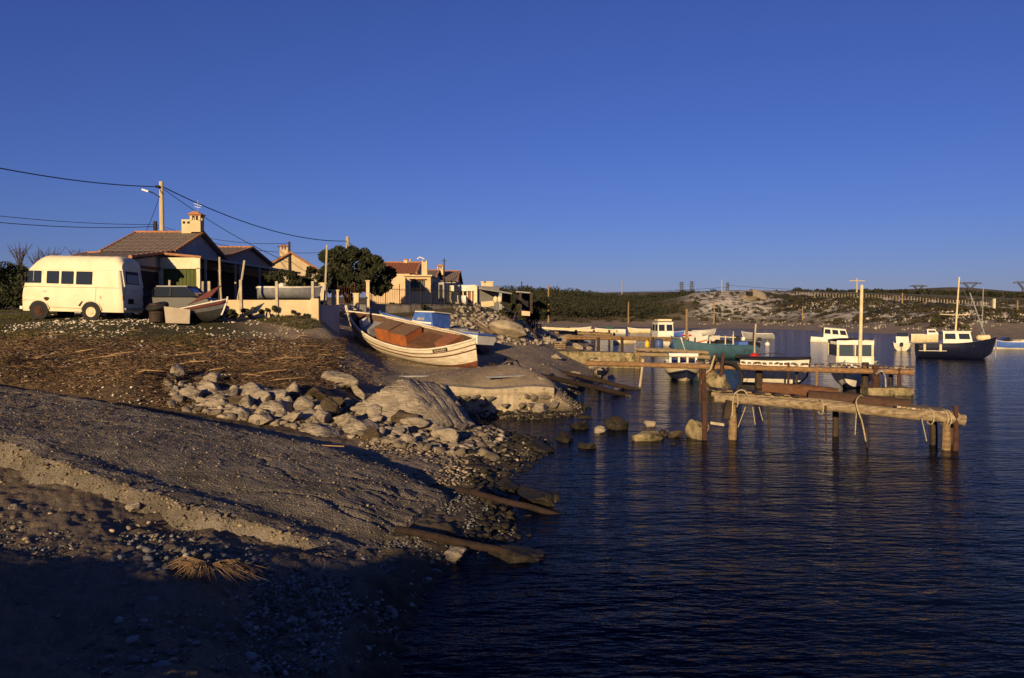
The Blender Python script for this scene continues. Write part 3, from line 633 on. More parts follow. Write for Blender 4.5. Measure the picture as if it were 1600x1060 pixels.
# house further back with the same gable
h2 = thing('house', 'second low house with shaded plank gable behind the veranda', 'house', (-18, 50, GB))
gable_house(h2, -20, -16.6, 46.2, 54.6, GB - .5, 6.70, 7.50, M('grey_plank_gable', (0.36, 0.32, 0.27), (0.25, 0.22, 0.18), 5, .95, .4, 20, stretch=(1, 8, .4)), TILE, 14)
# low roof at far left
h0 = thing('house', 'long low tiled roof seen over the top of the van', 'house', (-23, 44, GB))
gable_house(h0, -23.7, -20.5, 42, 48, GB - .5, 6.2, 6.75, RENDERG, TILE, 18)
# yellow house with red roof, turned towards us
def turned(root, mb_fn): pass
h3 = thing('house', 'cream gabled house with red tiled roof and two small chimneys', 'house', (-17.4, 62, GB + .2), (0, 0, R(24)))
def lh(root, X0, X1, Y0, Y1, zb, ze, zr, wall, tile, n, axis='y'):
    loc = Vector(root.location); root.location = (0, 0, 0); r_ = gable_house(root, X0, X1, Y0, Y1, zb, ze, zr, wall, tile, n, 0.2, axis); root.location = loc; return r_
lh(h3, -2.1, 2.5, 0, 5.5, -1, 3.35, 4.75, RENDER, TILER, 16)
for (cx, cy, cz) in ((-0.25, .6, 4.55), (0.5, 4.9, 4.6)):
    loc = Vector(h3.location); h3.location = (0, 0, 0); chimney(h3, (cx, cy, cz), .6, .5, 0.85, RENDER); h3.location = loc
for x0 in (-1.1, 1.2): 
    f = MB().box((x0, -.02, 2.75), (.62, .06, .6)).build('window', BRWN, h3); MB().box((x0, -.06, 2.75), (.48, .03, .46)).build('pane', PANE, f)
for i, xx in enumerate((-1.5, 0.2, 1.9)): MB().box((xx, -0.03, 1.9), (.05, .04, 3)).build('drainpipe', GREY, h3)
# pinkish house behind the pine
h4 = thing('house', 'pinkish rendered house with steep brown-red roof right of the round pine', 'house', (-8.4, 62, GB + .6))
gable_house(h4, A(596, 440, 62)[0], A(648, 440, 62)[0], 62, 68, GB, A(600, 428, 62)[2], A(600, 412, 65)[2], RENDERP, TILER, 12, 0.15)
MB().prism([A(572, 478, 61.7), A(640, 478, 61.7), A(640, 428, 61.7), A(614, 428, 61.7), A(590, 440, 61.7), A(574, 452, 61.7)], (0, .25, 0)).build('sloping_side_wall', RENDERP, h4, world=True)
chimney(h4, A(634, 412, 65), .3, .3, .35, RENDER)
# cream flat-roofed extension with barred window and tall chimney
h5 = thing('house', 'cream flat-roofed block with barred window and tall plain chimney', 'house', (-6.9, 58, GB + .8))
x0, _, zt = A(633, 432, 58); x1 = A(673, 432, 58)[0]
MB().box(((x0 + x1) / 2, 60, zt / 2 + 1.0), (x1 - x0, 4, zt - 2)).build('wall', RENDER, h5, world=True)
MB().box(((x0 + x1) / 2, 59.9, zt + .04), (x1 - x0 + .25, 4.3, .1)).build('roof_slab', RENDER, h5, world=True)
wx0, _, wz0 = A(643, 455, 58); wx1, _, wz1 = A(663, 438, 58)
fr = MB().box(((wx0 + wx1) / 2, 57.98, (wz0 + wz1) / 2), (wx1 - wx0, .06, wz1 - wz0)).build('window', BRWN, h5, world=True)
MB().box((0, 0, 0), (.01, .01, .01))
for k in range(3):
    q = MB().box((wx0 + (wx1 - wx0) * (k + .5) / 3, 57.93, (wz0 + wz1) / 2), ((wx1 - wx0) / 3 - .06, .03, wz1 - wz0 - .12)).build('pane', glass('green_glass', (.07, .09, .08), .2), fr); q.location = -Vector(h5.location)
for k in range(7):
    xq = wx0 + (wx1 - wx0) * k / 6; q = MB().box((xq, 57.86, (wz0 + wz1) / 2), (.025, .025, wz1 - wz0 + .1)).build('bar', BLACK, fr); q.location = -Vector(h5.location)
MB().box(((wx0 + wx1) / 2, 57.85, wz1 + .07), (wx1 - wx0 + .3, .2, .05)).build('window_hood', TERRA, h5, world=True)
cxa, cya, cza = A(662.5, 432, 59); MB().box((cxa, 59.5, cza + .5), (.42, .42, 1.15)).build('chimney', RENDER, h5, world=True)
q = MB(); 
for a in (-.15, .15): q.box((cxa + a, 59.5, cza + 1.13), (.1, .4, .12))
q.build('chimney_top', RENDER, h5, world=True)
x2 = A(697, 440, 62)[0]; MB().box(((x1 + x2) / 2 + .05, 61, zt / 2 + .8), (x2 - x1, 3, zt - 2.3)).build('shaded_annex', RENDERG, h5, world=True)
for k in range(3): MB().box((x1 + .6 + k * .55, 59.47, 4.9), (.25, .05, 1.3)).build('door', SHUT, h5, world=True)
# brown roofed house peeping out behind
h6 = thing('house', 'small house with weathered brown roof and white gable far along the shore', 'house', (-6.4, 82, GB + .8))
gable_house(h6, A(690, 440, 82)[0], A(716, 440, 84)[0], 80, 88, GB, A(700, 441, 82)[2], A(700, 425, 84)[2], RENDERG, TILE, 10, .2)
chimney(h6, A(688, 430, 81), .6, .5, 1.0, RENDER)
h6b = thing('house', 'dark brown gable roof just right of the tall plain chimney', 'house', (-8, 72, GB + .8))
gable_house(h6b, A(655, 440, 72)[0], A(682, 440, 74)[0], 72, 78, GB, A(660, 433, 72)[2], A(660, 424, 75)[2], RENDERG, TILE, 10, .2)
# long low white building with glazed front
h7 = thing('house', 'low white building with glazed front and reddish curtains above the rubble', 'house', (-4.4, 70, GB + .9))
def px3(px, py, D): return Vector(A(px, py, D))
f0, f1 = px3(699, 476, 68), px3(745, 478, 66)
def lerpz(t, z): p = f0.lerp(f1, t); return Vector((p.x, p.y, z))
ztop = A(744, 447, 66)[2]; zb_ = A(744, 478, 66)[2]; nv = Vector((f1.y - f0.y, -(f1.x - f0.x), 0)).normalized(); nv = nv if nv.y < 0 else -nv
MB().prism([lerpz(-.02, zb_ - 1), lerpz(1, zb_ - 1), lerpz(1, ztop), lerpz(-.02, ztop)], -nv * 3).build('wall', RENDERG, h7, world=True)
MB().prism([lerpz(-.04, ztop - .42), lerpz(1.03, ztop - .42), lerpz(1.03, ztop + .08), lerpz(-.04, ztop + .08)], nv * .3).build('fascia', WHITE, h7, world=True)
MB().prism([lerpz(0, zb_ - 1), lerpz(1, zb_ - 1), lerpz(1, zb_ + .28), lerpz(0, zb_ + .28)], nv * .12).build('base_wall', CREAM, h7, world=True)
CURT = M('reddish_curtain', (0.30, 0.12, 0.08), (0.16, 0.08, 0.06), 3, .9, stretch=(6, 6, .6))
for k in range(7):
    t0, t1 = (k + .12) / 7, (k + .88) / 7
    MB().prism([lerpz(t0, zb_ + .3), lerpz(t1, zb_ + .3), lerpz(t1, ztop - .44), lerpz(t0, ztop - .44)], nv * .05).build('pane', CURT if k not in (1, 4) else PANE, h7, world=True)
    MB().bar(lerpz(t0 - .02, zb_) + nv * .1, lerpz(t0 - .02, ztop - .4) + nv * .1, .1).build('mullion', CREAM, h7, world=True)
MB().bar(lerpz(1.01, zb_ - .8) + nv * .2, lerpz(1.01, ztop) + nv * .2, .28).build('corner_post', CREAM, h7, world=True)
# awning shelter
sh = thing('shelter', 'open shelter with thin sloping roof and low wall above the rubble bank', 'shelter', A(780, 478, 66))
p = [A(748, 450, 68), A(800, 459, 60)]
MB().prism([A(748, 449, 66), A(800, 458, 62), A(800, 460, 62), A(748, 452, 66)], (-.3, 5, .2)).build('roof', GREY, sh, world=True)
MB().bar(A(782, 458, 63), A(782, 484, 63), .22).build('post', GREY, sh, world=True)
MB().bar(A(782, 459, 63), A(777, 468, 63), .1).build('brace', GREY, sh, world=True)
MB().prism([A(748, 472, 65), A(772, 470, 64), A(772, 478, 64), A(748, 482, 65)], (0, .2, 0)).build('low_wall', RENDER, sh, world=True)
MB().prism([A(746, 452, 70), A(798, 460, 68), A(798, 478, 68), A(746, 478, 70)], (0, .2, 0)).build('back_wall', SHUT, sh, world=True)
for px_ in (774, 781): MB().lathe([(.1, 0), (.18, .12), (.17, .4), (.05, .5)], A(px_, 473, 62.5), 10).build('jar', CREAM, sh, world=True)
for i, (px_, top, D) in enumerate(((755, 441, 74), (764, 441, 74))):
    t_ = thing('chimney_stack', ('slim' if i == 0 else 'wide') + ' weathered chimney stack rising behind the open shelter', 'chimney', A(px_, 452, D))
    MB().box(A(px_, (top + 455) / 2, D), (.35 if i == 0 else .75, .4, 0.95)).build('stack', RENDER, t_, world=True); MB().box(A(px_, top, D), (.5 if i == 0 else .9, .5, .1)).build('cap', RENDER, t_, world=True)
sh2 = thing('shelter', 'dark timber lean-to at the end of the rubble bank', 'shelter', A(825, 478, 66))
MB().prism([A(806, 455, 66), A(832, 457, 66), A(832, 459, 66), A(806, 457, 66)], (0, 3, 0)).build('roof', GREY, sh2, world=True)
for px_ in (813, 830): MB().bar(A(px_, 457, 66), A(px_, 490, 66), .22).build('post', WOODD, sh2, world=True)
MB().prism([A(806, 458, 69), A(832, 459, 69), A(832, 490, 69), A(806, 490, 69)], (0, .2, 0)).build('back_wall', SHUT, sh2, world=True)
MB().prism([A(815, 486, 64), A(828, 487, 64), A(828, 494, 64), A(815, 493, 64)], (0, .5, 0)).build('crate', RENDERP, sh2, world=True)
# ------------------------------------------------------------------ garden wall with concrete posts
gw = thing('garden_wall', 'low cream rendered garden wall with tall thin concrete posts', 'wall', (-10.5, 34, GB))
zt = A(400, 469, 34)[2]
wx = [A(p, 470, 34)[0] for p in (329, 378, 434, 490)]
for i in range(3):
    MB().box(((wx[i] + wx[i + 1]) / 2, 34, zt - .75), (wx[i + 1] - wx[i] - .02, .16, 1.5)).build('panel', RENDER, gw, world=True)
MB().box((A(493, 470, 34)[0], 33.97, zt - .72), (.34, .3, 1.56)).build('pillar', RENDER, gw, world=True)
MB().box((A(497.5, 470, 34)[0] + .0, 36, zt - .9), (.14, 3.6, 1.4)).build('return_wall', RENDERG, gw, world=True)  # grey render carries the shade on this side of the cream wall
for px_, tp, lean in ((329, 440, 0), (378, 438, 0), (434, 440, 0), (490, 440, 0)):
    x = A(px_, 470, 34)[0]; zp = A(px_, tp, 34)[2]; MB().bar((x, 33.88, 2.6), (x + lean, 33.88, zp), .11).build('post', POST, gw, world=True)
for px_, tp, bt, D, dx in ((265, 438, 480, 33.6, 0), (317, 440, 480, 33.8, 0), (343, 402, 470, 36.5, .1), (382, 407, 462, 36, -.35), (511, 383, 470, 40, -.15)):
    x, _, z = A(px_, tp, D); x2, _, z2 = A(px_, bt, D)
    o = thing('fence_post', {265: 'short pale stake in front of the green slatted panel', 317: 'short pale post beside the wrecked boat', 343: 'tall thin pale post in front of the dark veranda', 382: 'crooked leaning post rising behind the garden wall', 511: 'tall thin pole standing left of the round pine'}[px_], 'post', (x2, D, z2 - .4))
    pts = [(x2 + dx, D, z2 - .4), (x2 + dx * .3, D, z2 * .5 + z * .5), (x, D, z)]; MB().tube(pts, .05, 7).build('shaft', POST, o, world=True)
# iron fence with gate pillars
fe = thing('iron_fence', 'dark iron bar fence along the lane below the cream houses', 'fence', A(600, 480, 50))
for i, (p0, p1, D0, D1) in enumerate(((528, 580, 47, 49), (580, 640, 49, 52), (640, 722, 52, 58))):
    b0_, b1_ = Vector(A(p0, 477, D0)), Vector(A(p1, 479, D1)); hh = 1.15; mbx = MB(); nb = int((b1_ - b0_).length / .16)
    for k in range(nb + 1):
        p = b0_.lerp(b1_, k / nb); mbx.bar(p, p + Vector((0, 0, hh + (.25 if k % 8 == 0 else 0))), .018 if k % 8 else .045)
    for z_ in (.15, hh - .1): mbx.bar(b0_ + Vector((0, 0, z_)), b1_ + Vector((0, 0, z_)), .025)
    mbx.build('bar_panel', BLACK if i else RUST, fe, world=True)
    MB().prism([b0_ - Vector((0, 0, .6)), b1_ - Vector((0, 0, .6)), b1_ + Vector((0, 0, .1)), b0_ + Vector((0, 0, .1))], (0, .2, 0)).build('plinth', RENDERG if i < 1 else CONC, fe, world=True)
for px_, D, w0, t0, t1 in ((506, 42, .30, 444, 476), (521, 43, .18, 455, 480), (527.5, 43, .14, 455, 480), (557, 47, .3, 460, 474), (575, 48, .2, 440, 480)):
    o = thing('gate_pillar', {506: 'cream gate pillar standing just right of the garden wall', 521: 'thicker of the paired cream gate posts by the iron fence', 527.5: 'thinner of the paired cream gate posts by the iron fence', 557: 'squat cream pillar under the round pine', 575: 'narrow cream pillar at the right edge of the pine'}[px_], 'pillar', A(px_, t1, D))
    x, y, z = A(px_, t0, D); x2, y2, z2 = A(px_, t1, D)
    MB().box((x, D, (z + z2) / 2 - .2), (w0, w0, z - z2 + .4)).build('shaft', RENDER, o, world=True); MB().box((x, D, z + .03), (w0 + .08, w0 + .08, .07)).build('cap', RENDER, o, world=True)
# ------------------------------------------------------------------ poles and cables
def pole(px, top, D, r0, label, base=None, mat=POST, name='utility_pole', cross=False):
    x, y, z = A(px, top, D); zb = base if base is not None else gz1(x, D) - .3
    o = thing(name, label, 'pole', (x, D, zb)); MB().tube([(x, D, zb), (x, D, z)], [r0 * 1.15, r0 * .85], 8).build('shaft', mat, o, world=True)
    if cross:
        MB().bar((x - r0 * 9, D, z - r0 * 3), (x + r0 * 9, D, z - r0 * 3), r0 * 1.1).build('crossarm', mat, o, world=True)
        q = MB()
        for k in (-8, 0, 8): q.lathe([(r0 * .6, 0), (r0 * .6, r0 * 2)], (x + k * r0, D, z - r0 * 2.4), 6)
        q.build('insulators', STEEL, o, world=True)
    return o
p1 = pole(252, 284, 50, .16, 'tall square concrete power pole with street lamp behind the house', GB, M('pole_concrete', (0.52, 0.42, 0.27), (0.42, 0.34, 0.22), 3, .95, .3, 20))
MB().tube([A(249, 308, 50), A(240, 302, 49.5), A(232, 299, 49)], .035, 6).build('lamp_arm', STEEL, p1, world=True)
MB().box(A(227.5, 298, 49), (.42, .2, .1), ry=R(18)).build('lamp_head', WHITE, p1, world=True)
MB().box(A(247, 292, 49.8), (.2, .3, .14)).build('insulator', BLACK, p1, world=True)
pole(242.5, 346, 58, .17, 'short dark pole top just left of the tall concrete pole', GB, WOODD)
pole(452, 378, 62, .10, 'thin dark pole standing above the red tiled roof', GB, WOODD)
pole(543, 370, 75, .18, 'pale pole tip rising behind the round pine', GB)
pole(641, 405, 74, .12, 'pale pole tip above the brown-red roof ridge', GB)
o = pole(694, 404, 78, .06, 'thin dark aerial mast among the far roofs', GB, WOODD); MB().bar(A(690, 408, 78), A(698, 408, 78), .05).build('aerial_bar', WOODD, o, world=True)
lampo = pole(663, 405, 80, .05, 'thin lamp post with curved arm behind the tall chimney', GB, STEEL); MB().tube([A(663, 405, 80), A(656, 402, 80), A(652, 405, 80)], .06, 6).build('lamp_arm', WHITE, lampo, world=True)
WIRE = M('cable_black', (0.012, 0.012, 0.014), (0.02, 0.02, 0.02), 4, .7)
def cable(a, b_, sag, r, label):
    a, b_ = Vector(a), Vector(b_); pts = []
    for i in range(25):
        t = i / 24; p = a.lerp(b_, t); p.z -= sag * 4 * t * (1 - t); pts.append(p)
    tag(MB().tube(pts, r, 5).build('overhead_cable', WIRE), label, 'cable')
cable(A(-60, 251, 34), A(249, 292, 50), .25, .028, 'thick overhead cable sloping across the upper left sky')
cable(A(256, 293, 50), A(543, 377, 75), .9, .034, 'thick overhead cable falling from the tall pole towards the pine')
cable(A(256, 296, 50), A(455, 412, 58), .35, .022, 'thin overhead cable dropping from the tall pole to the red roofed house')
cable(A(-60, 331, 44), A(243, 351, 58), .2, .018, 'upper of two thin low cables above the van')
cable(A(-60, 342, 44), A(243, 354, 58), .25, .022, 'lower of two thin low cables above the van')
cable(A(243, 351, 58), A(452, 380, 62), .5, .018, 'upper thin cable running behind the chimney of the near house')
cable(A(243, 355, 58), A(500, 395, 66), .6, .02, 'lower thin cable running behind the chimney of the near house')
cable(A(543, 377, 75), A(641, 409, 76), .9, .028, 'cable sagging from behind the pine to the far roofs')
cable(A(252, 300, 50), A(228, 362, 58), .1, .018, 'steep stay wire left of the tall concrete pole')
# ------------------------------------------------------------------ boats
def hull_pts(L, B, D, stern, sb, ss, rake, ns=20, ntt=8, inset=0.0, floor=0.0, fine=2.3):
    rows = []
    for i in range(ns + 1):
        s_ = i / ns
        if stern == 'double': bm_ = (1 - abs(2 * s_ - 1) ** fine)
        elif s_ < .45: bm_ = .80 + .20 * math.sin(math.pi * s_ / .9)
        else: bm_ = 1 - ((s_ - .45) / .55) ** fine
        hb = max(B / 2 * bm_ - inset, 0.012)
        zs = D + sb * max(0, (s_ - .42) / .58) ** 2 + ss * max(0, (.42 - s_) / .42) ** 2
        zk = floor + (D * .30 * max(0, (s_ - .80) / .20) ** 2) + (D * .22 * max(0, (.2 - s_) / .2) ** 2 if stern == 'double' else 0)
        row = []
        for j in range(ntt + 1):
            t = j / ntt; a = t * math.pi / 2; z = zk + (zs - zk) * (0.35 * t + 0.65 * (1 - math.cos(a))); y = hb * math.sin(a) ** .8
            x = -L / 2 + L * s_ + rake * t * s_ ** 6 - (rake * .5 * t * (1 - s_) ** 8 if stern == 'double' else 0)
            row.append((x, y, z))
        rows.append(row)
    return rows
def boat(name, label, loc, heading, L, B, D, hullm, stern='transom', sb=.35, ss=.1, rake=.35, heel=0, pitch=0, bottom=None, split=3, inner=BRWN, gun=WHITE, gr=.03, draft=.25, group=None, cat='boat', rub=None, fine=2.3, liner_floor=.16):
    root = thing(name, label, cat, (loc[0], loc[1], loc[2] - draft), (R(heel), R(pitch), R(heading)), group)
    rows = hull_pts(L, B, D, stern, sb, ss, rake, fine=fine); N = len(rows[0])
    def shell(mbx, j0, j1, rws):
        for sg in (1, -1): mbx.grid([[(p[0], p[1] * sg, p[2]) for p in r_[j0:j1 + 1]] for r_ in rws])
        if stern != 'double':
            r_ = rws[0][j0:j1 + 1]; poly = [(p[0], p[1], p[2]) for p in r_] + [(p[0], -p[1], p[2]) for p in r_[::-1]]; mbx.add(poly, [tuple(range(len(poly)))])
    up = MB(); shell(up, split if bottom else 0, N - 1, rows); hobj = up.build('hull', hullm, root, smooth=True, fix=False); md = hobj.modifiers.new('e', 'EDGE_SPLIT'); md.split_angle = R(45)
    if bottom: lo = MB(); shell(lo, 0, split, rows); lo.build('bottom', bottom, root, smooth=True, fix=False)
    rin = hull_pts(L * .985, B, D, stern, sb, ss, rake * .9, inset=.05, floor=liner_floor, fine=fine)
    inn = MB(); shell(inn, 0, N - 1, rin); inn.build('inner_lining', inner, root, smooth=True, fix=False)
    sheer = [Vector(r_[-1]) for r_ in rows]
    for sg in (1, -1):
        MB().tube([(p.x, max(p.y - .02, 0) * sg, p.z + .01) for p in sheer], gr, 6).build('gunwale', gun, root, smooth=True)
        if rub: MB().tube([(r_[rub[0]][0], (r_[rub[0]][1] + .01) * sg, r_[rub[0]][2]) for r_ in rows], rub[1], 6).build('rub_rail', rub[2], root, smooth=True)
    if stern != 'double': MB().bar((sheer[0].x + .01, sheer[0].y, sheer[0].z + .01), (sheer[0].x + .01, -sheer[0].y, sheer[0].z + .01), gr * 2, gr * 1.6).build('transom_rail', gun, root)
    st = rows[-1]; MB().tube([(p[0] + .02, 0, p[2]) for p in st[1:]] + [(st[-1][0] + .03, 0, st[-1][2] + .10)], .035, 6).build('stem_post', gun, root)
    root['_'] = 0; del root['_']
    return root, rows
def deck(root, rows, s0, s1, drop, mat, name='deck'):
    n_ = len(rows) - 1; R_ = [r_[-1] for r_ in rows[int(s0 * n_):int(s1 * n_) + 1]]
    MB().grid([[(p[0], p[1] * .96 * k, p[2] - drop + .04 * (1 - k * k)) for k in (-1, -.5, 0, .5, 1)] for p in R_]).build(name, mat, root)
def cabin(root, x0, x1, w0, z0, z1, mat, taper=.1, front=.2, roofm=None, wins=2, fwins=2, glassm=None, name='cabin', over=.06):
    """wheelhouse: tapered walls with window openings, roof slab"""
    g = glassm or PANE; wt = w0 - taper; P = [(x0, -w0 / 2, z0), (x1, -w0 / 2, z0), (x1, w0 / 2, z0), (x0, w0 / 2, z0), (x0, -wt / 2, z1), (x1 - front, -wt / 2, z1), (x1 - front, wt / 2, z1), (x0, wt / 2, z1)]
    c = MB().add(P, ((0, 3, 2, 1), (4, 5, 6, 7), (0, 1, 5, 4), (1, 2, 6, 5), (2, 3, 7, 6), (3, 0, 4, 7))).build(name, mat, root)
    V = [Vector(p) for p in P]
    def panes(a, b_, d, e, n_):      # a-b bottom, e-d top
        nn = (b_ - a).cross(e - a).normalized(); ctr = (a + b_ + d + e) / 4
        if nn.dot(ctr - sum(V, Vector()) / 8) < 0: nn = -nn
        for k in range(n_):
            s0, s1 = (k + .12) / n_, (k + .88) / n_
            q = []
            for (s_, t_) in ((s0, .48), (s1, .48), (s1, .88), (s0, .88)): q.append((a.lerp(b_, s_)).lerp(e.lerp(d, s_), t_) + nn * .004)
            MB().prism(q, nn * .012).build('window', g, c)
    panes(V[0], V[1], V[5], V[4], wins); panes(V[3], V[2], V[6], V[7], wins); panes(V[1], V[2], V[6], V[5], fwins); panes(V[0], V[3], V[7], V[4], fwins)
    MB().box(((x0 + x1 - front) / 2, 0, z1 + .03), (x1 - x0 - front + over * 2, wt + over * 2, .07)).build('cabin_roof', roofm or mat, root)
    return c
def outboard(root, x, z, mat=BLACK):
    o = MB().box((x - .15, 0, z + .18), (.30, .24, .34)).build('outboard_motor', mat, root); MB().box((x - .15, 0, z - .25), (.12, .09, .6)).build('motor_leg', GREY, o)
# hero boat: double-ended, hauled out and heeled towards us
st_, bw = Vector(A(764, 592, 34.8)), Vector(A(546, 536, 40.2))
mid = (st_ + bw) / 2; dv = bw - st_; hd = math.degrees(math.atan2(dv.y, dv.x)); pt = -math.degrees(math.atan2(dv.z, math.hypot(dv.x, dv.y)))
hb_, rows = boat('fishing_boat', 'worn white double-ended wooden boat with orange boxes hauled out on the shore', (mid.x, mid.y, mid.z + .10), hd, 7.9, 2.4, 1.12, WHITEB, 'double', .64, .52, .22, heel=-22, pitch=pt + 1.0, bottom=REDB, split=3, inner=M('grey_brown_boat_lining', (.15, .085, .05), (.07, .045, .03), 3, .9, .6, 14, stretch=(1, 4, 4)), gun=WHITEB, gr=.045, draft=0.0, rub=(6, .03, BRWN), fine=2.6, liner_floor=.62)
def rubrow(j, r_, m_, nm):
    for sg in (1, -1): MB().tube([(q[j][0], (q[j][1] + .012) * sg, q[j][2]) for q in rows], r_, 6).build(nm, m_, hb_, smooth=True)
rubrow(7, .02, BRWN, 'lower_trim')
for k in range(1, 18): MB().bar((rows[k + 1][8][0], rows[k + 1][8][1] - .05, rows[k + 1][8][2] - .02), (rows[k + 1][4][0], rows[k + 1][4][1] - .09, rows[k + 1][4][2] + .10), .05, .03).build('rib', BRWN, hb_) if k % 2 else None
def plankbox(x0, x1, yc, wy, z0, z1, m_, nm, top=None):
    o = MB().box(((x0 + x1) / 2, yc, (z0 + z1) / 2), (x1 - x0, wy, z1 - z0)).build(nm, m_, hb_)
    if top: MB().box(((x0 + x1) / 2, yc, z1 + .015), (x1 - x0 + .03, wy + .03, .03)).build('lid', top, o)
DKB = M('brown_lid_boards', (0.13, 0.075, 0.045), (0.20, 0.12, 0.07), 3, .9, .5, 16, stretch=(1, 5, 5))
# with the hull turned, +y is the side nearer to the camera
plankbox(1.20, 2.15, -.30, 1.0, .6, 1.28, ORNG, 'storage_box', DKB)
plankbox(.05, 1.12, -.30, 1.1, .6, 1.22, ORNG, 'storage_box', DKB)
plankbox(-1.75, -.15, -.2, 1.3, .6, .98, BRWN, 'floor_boards'); plankbox(-2.6, -1.85, -.2, 1.0, .65, 1.25, M('rust_red_boards', (.30, .11, .05), (.2, .08, .04), 4, .9), 'stern_box')
plankbox(2.3, 2.85, -.05, .95, .75, 1.22, GREY, 'bow_locker'); plankbox(2.88, 3.15, 0, .45, 1.0, 1.5, WHITE, 'bow_crate')
n2 = len(rows)
MB().grid([[(r_[8][0], -max(r_[8][1] - .07, .01), r_[8][2] - .02), (r_[8][0], -max(r_[7][1] - .05, .01), r_[8][2] - .24)] for r_ in rows[1:-1]]).build('inner_bulwark', WHITEB, hb_)
deck(hb_, rows, .92, 1.0, .03, BRWN, 'fore_deck'); deck(hb_, rows, 0.0, .08, .03, BRWN, 'stern_deck')
MB().tube([(4.05, 0, 1.5), (4.16, 0, 1.86), (4.14, 0, 2.08)], [.06, .08, .07], 8).build('stem_head', WHITEB, hb_)
MB().bar((-3.2, 0, 0), (3.0, 0, 0), .12, .14).build('keel', REDB, hb_)
# name board on the near quarter
def nameboard(root, rows_, s_i, ln, txt, sg):
    p = Vector(rows_[s_i][7]); q = Vector(rows_[s_i + 3][7]); p.y *= sg; q.y *= sg; d = (q - p).normalized(); upv = (Vector((rows_[s_i][8][0], rows_[s_i][8][1] * sg, rows_[s_i][8][2])) - p).normalized(); nrm = d.cross(upv); nrm = nrm if nrm.y * sg > 0 else -nrm
    c = p.lerp(q, .5) + upv * .10 + nrm * .03
    o = MB().prism([c - d * ln / 2 - upv * .07, c + d * ln / 2 - upv * .07, c + d * ln / 2 + upv * .07, c - d * ln / 2 + upv * .07], nrm * .02).build('name_board', BLACK, root)
    cu = bpy.data.curves.new('name_lettering', 'FONT'); cu.body = txt; cu.size = .125; cu.align_x = 'CENTER'; cu.align_y = 'CENTER'; cu.extrude = .003
    to = bpy.data.objects.new('tmp', cu); COL.objects.link(to); dg = bpy.context.evaluated_depsgraph_get(); me = bpy.data.meshes.new_from_object(to.evaluated_get(dg)); bpy.data.objects.remove(to)
    lo = bpy.data.objects.new('name_lettering', me); me.materials.clear(); me.materials.append(CREAM); link(lo, o)
    xd = -d if sg > 0 else d; zz = nrm; yy = zz.cross(xd); m4 = Matrix((xd, yy, zz)).transposed().to_4x4(); m4.translation = c + nrm * .026; lo.matrix_local = m4
nameboard(hb_, rows, 2, .72, 'ROMADEV', 1)
# blue and white boat behind it
st_, bw = Vector(A(775, 552, 40.5)), Vector(A(585, 520, 45.0)); mid = (st_ + bw) / 2; dv = bw - st_
b2, rows2 = boat('motor_boat', 'blue and white motor boat lying behind the hauled-out wooden boat', (mid.x, mid.y, mid.z - .18), math.degrees(math.atan2(dv.y, dv.x)), 6.9, 2.1, .95, WHITE, 'transom', .40, .05, .5, heel=4, pitch=-math.degrees(math.atan2(dv.z, math.hypot(dv.x, dv.y))), bottom=NAVY, split=5, inner=BLUEP, gun=BLUEP, gr=.05, draft=.0)
deck(b2, rows2, .45, 1.0, .03, BLUEP); deck(b2, rows2, 0, .3, .35, NAVY, 'cockpit_floor')
MB().prism([(-.5, -.75, 1.05), (1.0, -.75, 1.05), (.78, -.66, 1.66), (-.35, -.66, 1.78)], (0, 1.5, 0)).build('cabin', BLUEP, b2)
cw = MB().prism([(-.52, -.78, 1.30), (.98, -.78, 1.30), (.80, -.69, 1.70), (-.42, -.69, 1.84)], (0, 0.02, 0)); 
MB().prism([(-.45, -.74, 1.80), (.86, -.74, 1.68), (.86, .74, 1.68), (-.45, .74, 1.80)], (0, 0, .06)).build('cabin_roof', WHITE, b2)
MB().prism([(-.36, .76, 1.16), (.98, .76, 1.12), (.86, .72, 1.62), (-.34, .72, 1.72)], (0, .025, 0)).build('cabin_side', WHITE, b2)
MB().prism([(.12, .80, 1.30), (.60, .80, 1.28), (.58, .78, 1.48), (.12, .78, 1.50)], (0, .02, 0)).build('window', GREY, b2)
for k in range(5): MB().box((-1.2 - k * .35, .2 * (-1) ** k, .95 + .05 * (k % 3)), (.5, .8, .22), rz=k * .5, ry=.15 * (-1) ** k).build('tarpaulin_fold', NAVY if k % 2 else GREY, b2)
# boat on the land behind the garden wall
b3, r3 = boat('dinghy', 'white-edged grey dinghy stored behind the garden wall', (A(452, 470, 38.5)[0], 38.5, A(450, 468, 38.5)[2]), 22, 2.9, 1.2, .55, GREY, 'transom', .06, 0, .1, draft=.0, inner=BRWN, gun=WHITE, gr=.05)
deck(b3, r3, .55, 1, .0, WHITE); MB().box((-.2, 0, .5), (.25, 1.0, .05)).build('thwart', WHITE, b3); MB().lathe([(.05, 0), (.16, .06), (.15, .2), (.04, .26)], (-.35, -.1, .53), 10).build('bundle', WHITE, b3)
